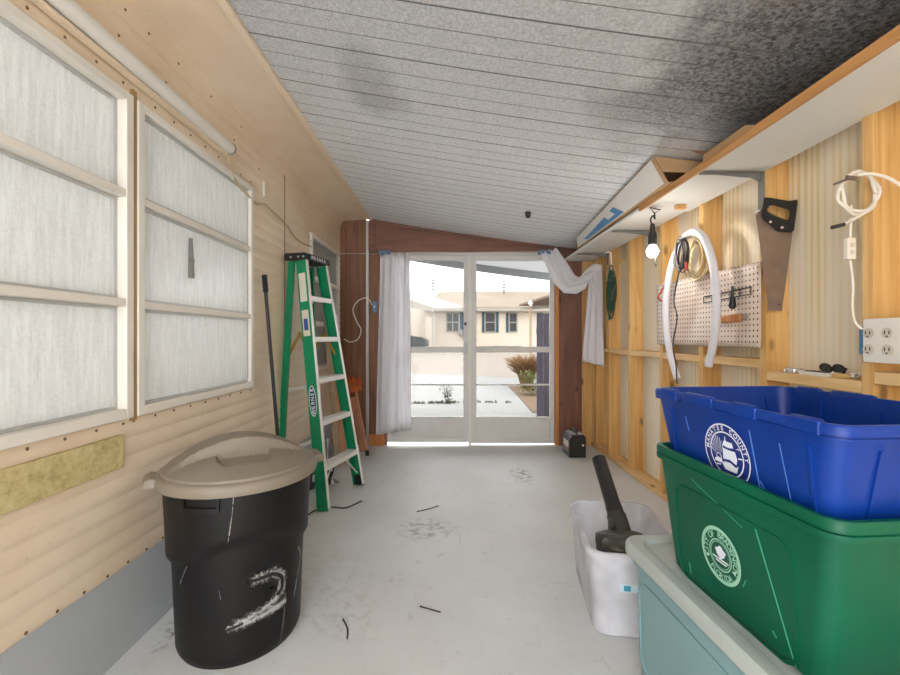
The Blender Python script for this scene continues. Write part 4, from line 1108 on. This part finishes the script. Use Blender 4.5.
def seal_at(root, sz_, y, z, R, fn, mats):
    x = -sz_(z)[0]/2; H = .36; v = Vector((-(sz_(H)[0]-sz_(0)[0])/2, 0, H)).normalized()
    d = Decal(Vector((x, y, z)), (0, -1, 0), v, .0012)
    if d.n.x > 0: d.n = -d.n
    fn(d, R); return d.mb.build('seal', mats, root, local=True)
seal_at(gb, szg, .022, .138, .070, seal_green, [M['seal_green'], M['seal_white']])
for (y0, z0, y1, z1, w) in ((-.10, .26, -.185, .01, .003), (.12, .30, -.06, .245, .002), (.155, .05, .15, .02, .004), (-.06, .12, -.05, .10, .002), (-.13, .05, -.14, .04, .004)):
    q = MB(); q.beam((-szg(z0)[0]/2-.0005, y0, z0), (-szg(z1)[0]/2-.0005, y1, z1), w, .0012, (1, 0, 0)); q.build('scuff', M['scuff_green'], gb, local=True)
# blue bin nested in the green one
bb = thing('recycling_bin', 'blue recycling bin with a round county seal, nested in the green bin', 'recycling bin', (.898, 1.080, .646), TH)
L, szb = loft_bin(.345, .362, .47, .462, .615, .034, .008, .03)
body = MB().loft(L)
body.build('body', M['recycle_blue'], bb, local=True)
for y0, y1 in ((.17, .25), (.02, .14), (-.12, -.04), (-.27, -.20)):
    for s_ in (-1, 1):
        q = MB(); q.loft([rr(.017, y1-y0, .005, .322, 4, s_*.2245, (y0+y1)/2), rr(.017, y1-y0, .005, .346, 4, s_*.2245, (y0+y1)/2), rr(.012, y1-y0-.012, .005, .3505, 4, s_*.223, (y0+y1)/2)])
        q.build('rim_lug', M['recycle_blue'], bb, local=True)
def rib_face_y(sgn, x, z0, z1, w, t=.004, inside=False):
    q = MB()
    def yy(z): return sgn*(szb(z)[1]/2-(.0065 if inside else 0))
    k = -1 if inside else 1
    q.beam((x, yy(z0)+sgn*k*t/2, z0), (x, yy(z1)+sgn*k*t/2, z1), w, t, (0, 1, 0))
    q.build('rib', M['recycle_blue'], bb, local=True)
def rib_face_x(sgn, y, z0, z1, w, t=.004, inside=False):
    q = MB()
    def xx(z): return sgn*(szb(z)[0]/2-(.0065 if inside else 0))
    k = -1 if inside else 1
    q.beam((xx(z0)+sgn*k*t/2, y, z0), (xx(z1)+sgn*k*t/2, y, z1), w, t, (1, 0, 0))
    q.build('rib', M['recycle_blue'], bb, local=True)
for x in (-.13, -.05, .07, .15): rib_face_y(-1, x, .03, .295, .006)
for x in (-.15, .15): rib_face_y(1, x, .03, .31, .01, .005, True)
for y in (.2, .16, .0, -.14): rib_face_x(1, y, .03, .31, .012, .006, True)
for y in (.215, -.235): rib_face_x(-1, y, .03, .295, .006)
def seal_blue(d, R):
    d.disc(R*.955, 1, 0); d.ring(R*.955, R, 0, 1); d.disc(R*.72, 0, 1) if False else None
    d.ring(R*.70, R*.745, 0, 1)
    d.arc('MANATEE COUNTY', R*.785, R*.21, 88, 170, 0, 1); d.arc('FLORIDA', R*.94, R*.2, 270, 70, 0, 1, True)
    # rising sun with rays
    for i in range(9):
        a = math.radians(40+15*i); d.poly([(-R*.36+R*.14*math.cos(a-.03), -R*.12+R*.14*math.sin(a-.03)), (-R*.36+R*(.62 if a > 1.6 else .5)*math.cos(a-.05)*.62, -R*.12+R*.66*math.sin(a-.05)), (-R*.36+R*(.62 if a > 1.6 else .5)*math.cos(a+.03)*.62, -R*.12+R*.66*math.sin(a+.03)), (-R*.36+R*.14*math.cos(a+.03), -R*.12+R*.14*math.sin(a+.03))], 0, 1)
    d.ring(R*.09, R*.12, 0, 1, 24, (-R*.36, -R*.14)); d.poly([(R*x, R*y) for x, y in ((-.6, -.34), (-.2, -.34), (-.24, -.2), (-.4, -.17), (-.55, -.24))], 0, 1)
    # ship: two sails, mast, hull
    d.poly([(R*x, R*y) for x, y in ((-.14, .28), (-.06, .44), (.30, .44), (.34, .28), (.12, .24))], 0, 1)
    d.poly([(R*x, R*y) for x, y in ((-.17, -.18), (-.14, .20), (.10, .17), (.40, .18), (.46, -.06), (.40, -.24), (.14, -.14))], 0, 1)
    d.poly([(R*x, R*y) for x, y in ((-.02, .44), (-.0, .60), (.02, .60), (.04, .44))], 0, 1)
    d.poly([(R*x, R*y) for x, y in ((-.22, -.36), (-.14, -.26), (.14, -.24), (.36, -.34), (.48, -.26), (.38, -.52), (-.12, -.52))], 0, 1)
    for x in (.42, .52): d.poly([(R*x, R*.26), (R*(x+.14), R*.34), (R*(x+.15), R*.30)], 0, 1)
    d.poly([(R*x, R*y) for x, y in ((-.55, -.42), (-.3, -.38), (-.3, -.42), (-.5, -.46))], 0, 1)
    d.poly([(R*x, R*y) for x, y in ((.5, .02), (.68, .04), (.68, -.0), (.5, -.02))], 0, 1)
seal_at(bb, szb, -.002, .212, .077, seal_blue, [M['seal_white'], M['seal_blue']])
for (y0, z0, y1, z1, w) in ((-.085, .29, -.105, .08, .003), (-.165, .28, -.19, .06, .002), (.15, .28, .14, .24, .0025), (-.10, .18, -.12, .15, .002)):
    q = MB(); q.beam((-szb(z0)[0]/2-.0004, y0, z0), (-szb(z1)[0]/2-.0004, y1, z1), w, .001, (1, 0, 0)); q.build('scuff', M['scuff_blue'], bb, local=True)
for (x0, z0, x1, z1) in ((-.04, .23, .03, .235), (.05, .22, .09, .24)):
    q = MB(); q.beam((x0, -szb(z0)[1]/2-.0004, z0), (x1, -szb(z1)[1]/2-.0004, z1), .002, .001, (0, 1, 0)); q.build('scuff', M['scuff_blue'], bb, local=True)
# translucent bin and blower
cb = thing('storage_bin', 'translucent white plastic bin on the floor holding the leaf blower', 'storage bin', (.752, 1.862, 0), -math.radians(7.5))
L, szc = loft_bin(.33, .325, .50, .38, .55, .055, .012, .022, .004)
MB().loft(L).build('body', M['clear'], cb, local=True)
q = MB(); y = -szc(.2)[1]/2; q.box(-.075, -.005, y-.005, y-.0035, .185, .215); q.box(-.06, -.035, y-.0065, y-.005, .19, .21, 1); q.build('sticker', [plain('pale sticker', sr(206,226,236), .5), plain('teal sticker', sr(58,150,178), .5)], cb, local=True)
lb = thing('leaf_blower', 'black leaf blower lying in the translucent bin with its nozzle up', 'leaf blower', (.74, 1.86, .05))
T0 = at(622, 534, 1.84); T1 = at(599, 459, 2.16)
q = MB(); ax = (T1-T0).normalized()
q.tube([T0-ax*.02, T0.lerp(T1, .32), T0.lerp(T1, .36), T1], [.040, .036, .034, .034], 22); q.tube([T1, T1+ax*.004, T1-ax*.0], [.034, .036, .03], 22); q.build('nozzle', M['black'], lb)
q = MB(); q.tube([T0-ax*.03, T0.lerp(T1, .22)], .042, 22); q.box(T0.x-.05, T0.x-.035, T0.y-.01, T0.y+.03, T0.z, T0.z+.06); q.build('collar', M['dark_grey'], lb, bevel=.003)
q = MB()
bl_c = Vector((.725, 1.80, .24))
q.lathe([(.03, -.10), (.085, -.095), (.098, -.06), (.10, .05), (.095, .075), (.06, .085)], 28, Matrix.Translation(bl_c) @ Matrix.Rotation(math.radians(-20), 4, 'X'))
q.tube([bl_c+Vector((.0, .03, .0)), T0-ax*.03], [.06, .045], 18); q.build('housing', M['dark_grey'], lb)
q = MB(); q.sphere((.70, 1.735, .305), .075, 0, (1.05, .85, .36)); q.sphere((.78, 1.74, .300), .045, 0, (1.2, .8, .5)); q.build('cover', plain('olive dark plastic', sr(64,60,50), .45), lb)
q = MB(); q.lathe([(.012, 0), (.03, .003), (.03, .01), (.012, .014)], 16, Matrix.Translation((.775, 1.735, .322))); q.build('cap', M['orange_z'], lb)
q = MB(); q.lathe([(.09, 0), (.12, .02), (.13, .10), (.10, .13)], 20, Matrix.Translation((.76, 2.02, .012)) @ Matrix.Diagonal((.7, .6, .8, 1))); tag(q.build('cloth_bag', plain('grey bag cloth', sr(120,116,118), .9), loc=(.76, 2.02, .012)), 'grey bag lying in the bottom of the translucent bin', 'bag')

# black charger box by the door
cg = thing('battery_charger', 'small black box with silver top panels on the floor by the right door post', 'charger', (1.215, 4.17, 0))
q = MB(); x0, x1, y0, y1 = 1.14, 1.30, 4.06, 4.32
q.prism([(x0, y0, 0), (x1, y0, 0), (x1, y0, .19), (x1-.02, y0, .215), (x0+.03, y0, .215), (x0, y0, .17)], (0, y1-y0, 0)); q.build('case', M['black'], cg, bevel=.006)
q = MB(); q.box(x0+.035, x0+.075, y0+.02, y1-.05, .2155, .222); q.box(x0+.10, x1-.025, y0+.02, y0+.12, .2155, .225); q.build('top_panel', M['grey_metal'], cg, bevel=.002)
q = MB(); q.tube(spline([(x0+.08, y0+.03, .216), (x0+.08, y0+.06, .25), (x0+.08, y1-.08, .25), (x0+.08, y1-.05, .216)]), .009, 10); q.build('handle', M['dark_grey'], cg)
q = MB(); q.box(x0-.002, x0, y0+.03, y1-.06, .09, .15); q.build('side_label', M['pcream'], cg)
q = MB(); q.box(x0-.002, x0, y0+.04, y1-.08, .05, .085); q.build('red_label', M['red'], cg)
q = MB(); q.tube([(x1-.03, y0-.003, .12), (x1-.03, y0, .12)], .010, 12); q.build('button', M['white_pl'], cg)

# ceiling fitting
q = MB(); a = at(528, 212, 3.5); a.z = zc(a.x)-.0
q.lathe([(.026, 0), (.024, -.02), (.018, -.045), (.006, -.05)][::-1], 18, Matrix.Translation(a)); tag(q.build('ceiling_fitting', M['wire_dark'], loc=a), 'small dark knob on the pale ceiling near the doors', 'fitting')

# twigs and nails on the floor
def twig(pa, pb, bend, lab, mat='wire_dark', r=.003):
    def g(px, py): Y = F*CH/(py-337.5); p = at(px, py, Y); p.z = r; return p
    a, b = g(*pa), g(*pb); m_ = (a+b)/2+Vector((bend, 0, 0)); q = MB(); q.tube(spline([a, m_, b], 5), [r*1.3]+[r]*9+[r*.5], 6)
    tag(q.build('twig', M[mat]), lab, 'twig')
twig((417, 512), (439, 506), .01, 'dark twig on the floor just beyond the grey worn patch')
twig((420, 607), (441, 613), .0, 'dark twig with a bent tip in the middle of the near floor')
twig((343, 580+40), (347, 640), .01, 'short twig on the floor right of the black trash can')

# ================================================================== OUTSIDE
hs = thing('house', 'cream single-storey house with teal shutters across the road', 'house', (3, 24, 0))
YH = 24.0
q = MB(); a = at(428, 347, YH); b = at(560, 308, YH); q.box(at(395, 0, YH+.0).x, 12, YH, YH+8, .45, at(0, 308, YH).z); q.build('wall', M['house'], hs)
q = MB()
e0, e1 = at(424, 309, YH-.5), at(575, 309, YH-.5); r0, r1 = at(440, 293.5, YH+3), at(516, 293.5, YH+3)
zr = 1.15+44*(YH+3)/F
q.prism([(e0.x, e0.y, e0.z), (e1.x, e1.y, e1.z), (r1.x+4, r1.y, zr), (r0.x, r0.y, zr)], (0, .0, .12)); q.prism([(e0.x, YH+8, e0.z), (e0.x, e0.y, e0.z), (r0.x, r0.y, zr)], (0, 0, .12)); q.build('roof', M['roof'], hs)
q = MB(); q.box(e0.x, e1.x, YH-.55, YH-.45, e0.z-.12, e0.z+.08); q.build('fascia', M['carport'], hs)
def hwin(px0, px1, py0, py1, sl, sr_, mull=True):
    a = at(px0, py1, YH); b = at(px1, py0, YH); q = MB(); w = .07
    q.box(a.x, b.x, YH-.06, YH-.001, a.z, a.z+w); q.box(a.x, b.x, YH-.06, YH-.001, b.z-w, b.z); q.box(a.x, a.x+w, YH-.06, YH-.001, a.z+w, b.z-w); q.box(b.x-w, b.x, YH-.06, YH-.001, a.z+w, b.z-w)
    zm = (a.z+b.z)/2; q.box(a.x+w, b.x-w, YH-.05, YH-.001, zm-.03, zm+.03)
    if mull: xm = (a.x+b.x)/2; q.box(xm-.03, xm+.03, YH-.05, YH-.001, a.z+w, b.z-w)
    f = q.build('window', M['carport'], hs)
    q = MB(); q.box(a.x+.02, b.x-.02, YH-.02, YH-.002, a.z+.02, b.z-.02); q.build('pane', M['dark_win'], f)
    for s0, s1 in ([sl] if sl else [])+([sr_] if sr_ else []):
        p = at(s0, py1, YH); r = at(s1, py0, YH); q = MB(); q.box(p.x, r.x, YH-.05, YH-.001, p.z, r.z)
        k = p.z+.1
        while k < r.z-.08: q.box(p.x+.04, r.x-.04, YH-.06, YH-.05, k, k+.05); k += .11
        q.build('shutter', M['teal_shutter'], hs)
hwin(446, 459.5, 312.5, 332, None, (459.8, 466.5)); hwin(484.5, 495.8, 312, 332.5, (482, 484.3), (496, 498.5), False); hwin(508.5, 517.5, 312.5, 332.5, (506, 508.3), None, False)
a = at(459, 336, YH); q = MB(); q.box(a.x, a.x+.5, YH-.35, YH-.001, a.z-.02, a.z+.36)
for k in range(6): q.box(a.x+.03, a.x+.47, YH-.36, YH-.35, a.z+.02+k*.05, a.z+.045+k*.05)
q.build('air_conditioner', M['dark_seal'], hs)
q = MB()      # carport
c0, c1, c2 = at(392, 290, 18), at(434, 310, 19.5), at(392, 316, 19.5)
q.prism([at(380, 292, 19.0), at(418, 294, 22.5), at(465, 309, 22.0), at(434, 310, 19.0)], (0, 0, .10)); q.build('carport_roof', M['carport'], hs)
q = MB(); q.prism([at(380, 292, 18.9), at(434, 310, 18.9), at(434, 312, 18.9), at(380, 302, 18.9)], (0, .1, 0)); q.build('carport_fascia', M['carport'], hs)
a = at(433, 310, 19.3); q = MB(); q.box(a.x-.06, a.x+.06, 19.24, 19.36, .40, a.z); q.build('carport_post', M['carport'], hs)
q = MB(); b = at(426, 316, 23.5); q.box(b.x-.02, b.x+.5, 23.4, 23.5, .5, 2.3); q.build('carport_wall', M['house'], hs)
for px, y0, y1, tilt in ((433, 293, 280, 0), (504, 294, 281, .2)):
    a = at(px, y0, 26.5); b = at(px, y1, 26.5); q = MB(); q.tube([a-Vector((0, 0, .4)), b], .045, 6)
    for k in range(4): z = a.z+(b.z-a.z)*(.25+.24*k); q.tube([(a.x-.1, 26.5, z), (a.x+.36, 26.5, z+.02)], .03, 6)
    q.build('antenna', M['wire_dark'], hs)
# car under the carport
car = thing('car', 'dark car parked under the white carport across the road', 'car', at(410, 348, 21))
q = MB(); yc = 20.9
body = [(402, 347), (402, 338), (408, 336.5), (412, 334.2), (418, 334.6), (424, 339), (430, 341.5), (430.5, 347)]
body = [(384, 346.5), (384, 335), (398, 331), (405, 331.5), (410, 335.8), (421, 337.2), (427, 339.8), (428, 346.5)]
q.prism([at(x, y, yc) for x, y in body], (0, 1.7, 0)); q.build('body', M['car'], car, bevel=.08)
for px in (419, 392):
    a = at(px, 345.5, yc); q = MB(); q.lathe([(.18, -.02), (.29, -.02), (.30, .08), (.18, .1)], 22, Matrix.Translation((a.x, yc-.05, .88)) @ Matrix.Rotation(math.radians(90), 4, 'X')); q.build('wheel', M['black_rub'], car)
q = MB(); q.prism([at(x, y, yc-.02) for x, y in ((397, 335.5), (398.5, 331.8), (404.5, 332.2), (408, 335.5))], (0, .02, 0)); q.build('window', M['dark_win'], car)
# pebble edging
q = MB()
for i in range(34):
    px = 476+i*1.35+random.uniform(-.3, .3); a = at(px, 347.5+random.uniform(-.4, .6), 21.5); a.z += .045; q.sphere(a, random.uniform(.04, .075), 0, (1.2, 1, .8), 8, 6)
tag(q.build('stone_edging', M['pebble']), 'row of small stones along the bed in front of the house', 'stones', kind='stuff')
q = MB(); q.box(at(474, 348, 21.5).x, at(527, 348, 21.5).x, 21.3, 21.8, .55, at(0, 348.6, 21.5).z); tag(q.build('planter_wall', M['house'], loc=None), 'low cream planter wall in front of the teal-shuttered windows', 'planter')
# neighbour's porch on the right
pc = thing('porch', 'brown-shaded porch roof of the neighbouring home seen through the right door', 'porch', at(545, 300, 11))
q = MB(); q.prism([at(519, 306, 12), at(552, 296, 9.5), at(600, 282, 9.5), at(600, 306, 12)], (0, 0, .05)); q.build('roof', plain('brown porch underside', sr(110,88,74), .8), pc)
q = MB(); q.beam(at(521, 308.5, 11.9), at(600, 304, 10.2), .06, .07); q.build('fascia', M['carport'], pc)
q = MB(); a = at(530.5, 304, 11.5); q.box(a.x-.03, a.x+.03, 11.47, 11.53, -.02, a.z); q.build('post', plain('tan post', sr(170,150,126), .8), pc)
# dark fence
fn_ = thing('fence_panel', 'dark weathered board fence standing just outside the right door', 'fence', (1.45, 6.3, 0))
for i in range(6):
    x = 1.285+.10*i; q = MB(); q.box(x, x+.094, 6.28, 6.305, -.018, 1.52-.012*(i % 2)); q.build('board', M['fence'], fn_, bevel=.003)
q = MB(); q.box(1.285, 1.90, 6.306, 6.34, .3, .38); q.box(1.285, 1.90, 6.306, 6.34, 1.2, 1.28); q.build('rail', M['fence'], fn_)
# ornamental grass, plant and soil strip
q = MB(); q.prism([(1.28, 6.6, -.019), (2.6, 6.6, -.019), (2.9, 10.6, -.019), (1.40, 10.4, -.019), (1.36, 8.6, -.019)], (0, 0, .012)); tag(q.build('soil_bed', M['soil']), 'strip of brown soil under the grass clump outside the right door', 'soil')
og = MB(); bc = Vector((1.72, 9.6, -.005))
for i in range(900):
    a = random.uniform(0, 2*math.pi); L_ = random.uniform(.55, 1.0); rr0 = random.uniform(0, .10); lean = random.uniform(.1, .55)
    b0 = bc+Vector((rr0*math.cos(a), rr0*math.sin(a), 0)); d = Vector((math.cos(a), math.sin(a), 0))
    og.tube([b0, b0+d*lean*.35*L_+Vector((0, 0, L_*.55)), b0+d*lean*L_+Vector((0, 0, L_*(.85-.3*lean)))], [.009, .008, .002], 4)
tag(og.build('ornamental_grass', M['straw']), 'clump of dry ornamental grass outside the right door', 'grass')
def leafy(c, n, h, w, mat, name, lab, cat):
    q = MB()
    for i in range(n):
        a = random.uniform(0, 6.28); p = c+Vector((random.gauss(0, w*.4), random.gauss(0, w*.4), random.uniform(.02, h))); d = Vector((math.cos(a), math.sin(a), random.uniform(-.2, .7))).normalized(); s_ = d.cross(Vector((0, 0, 1))).normalized()
        l = random.uniform(.05, .10); q.add([p, p+d*l*.5+s_*l*.25, p+d*l, p+d*l*.5-s_*l*.25], [(0, 1, 2, 3)])
    for k in range(6): q.tube([c+Vector((random.gauss(0, .02), random.gauss(0, .02), -.02)), c+Vector((random.gauss(0, w*.4), random.gauss(0, w*.4), h*.9))], .004, 5)
    tag(q.build(name, M[mat]), lab, cat)
leafy(Vector((1.66, 8.6, -.004)), 420, .46, .30, 'leaf', 'shrub', 'small green leafy plant in front of the dry grass clump', 'shrub')
leafy(Vector((-.04, 7.6, -.018)), 90, .30, .12, 'weed', 'weed', 'tall weed growing from the driveway crack beyond the left door', 'weed')
q = MB()
for i in range(150):
    x = random.uniform(-1.6, 1.1); x = random.gauss(-.25, .3) if i % 2 else x
    p = Vector((x, 7.6+random.gauss(0, .04)+.05*math.sin(3*x), -.02)); h = random.uniform(.01, .05)
    q.tube([p, p+Vector((random.uniform(-.03, .03), random.uniform(-.02, .02), h))], [.014, .004], 4)
tag(q.build('crack_weeds', M['weed']), 'line of low weeds and grit along the driveway crack', 'weeds', kind='stuff')

# ================================================================== LIGHT, CAMERA
w = bpy.data.worlds.new('World'); sc.world = w; w.use_nodes = True
bg = w.node_tree.nodes['Background']; bg.inputs['Color'].default_value = (.97, .985, 1.0, 1); bg.inputs['Strength'].default_value = 1.6
sun = bpy.data.lights.new('sun', 'SUN'); sun.energy = .6; sun.angle = math.radians(3); sun.color = (1, .95, .88)
so = bpy.data.objects.new('sun', sun); COL.objects.link(so)
so.rotation_euler = Vector((-.55, .25, -.8)).to_track_quat('-Z', 'Y').to_euler()

cam = bpy.data.cameras.new('camera'); cam.sensor_width = 36; cam.lens = F/900*36; cam.clip_start = .02; cam.clip_end = 200
co = bpy.data.objects.new('camera', cam); COL.objects.link(co); co.location = (0, 0, CH); co.rotation_euler = (math.radians(90), 0, 0)
sc.camera = co
sc.view_settings.view_transform = 'Standard'; sc.view_settings.look = 'None'; sc.view_settings.exposure = 2.38; sc.view_settings.gamma = 1
sc.view_settings.use_curve_mapping = False

for kind_, grp in (('plank', 'boards leaning behind the ladder'), ('twig', 'twigs lying on the floor'), ('recycling_bin', 'stacked recycling bins'), ('curtain', 'white door curtains'), ('cardboard_box', 'cardboard boxes on the shelf')):
    for ob in sc.objects:
        if ob.parent is None and ob.name.split('.')[0] == kind_: ob['group'] = grp
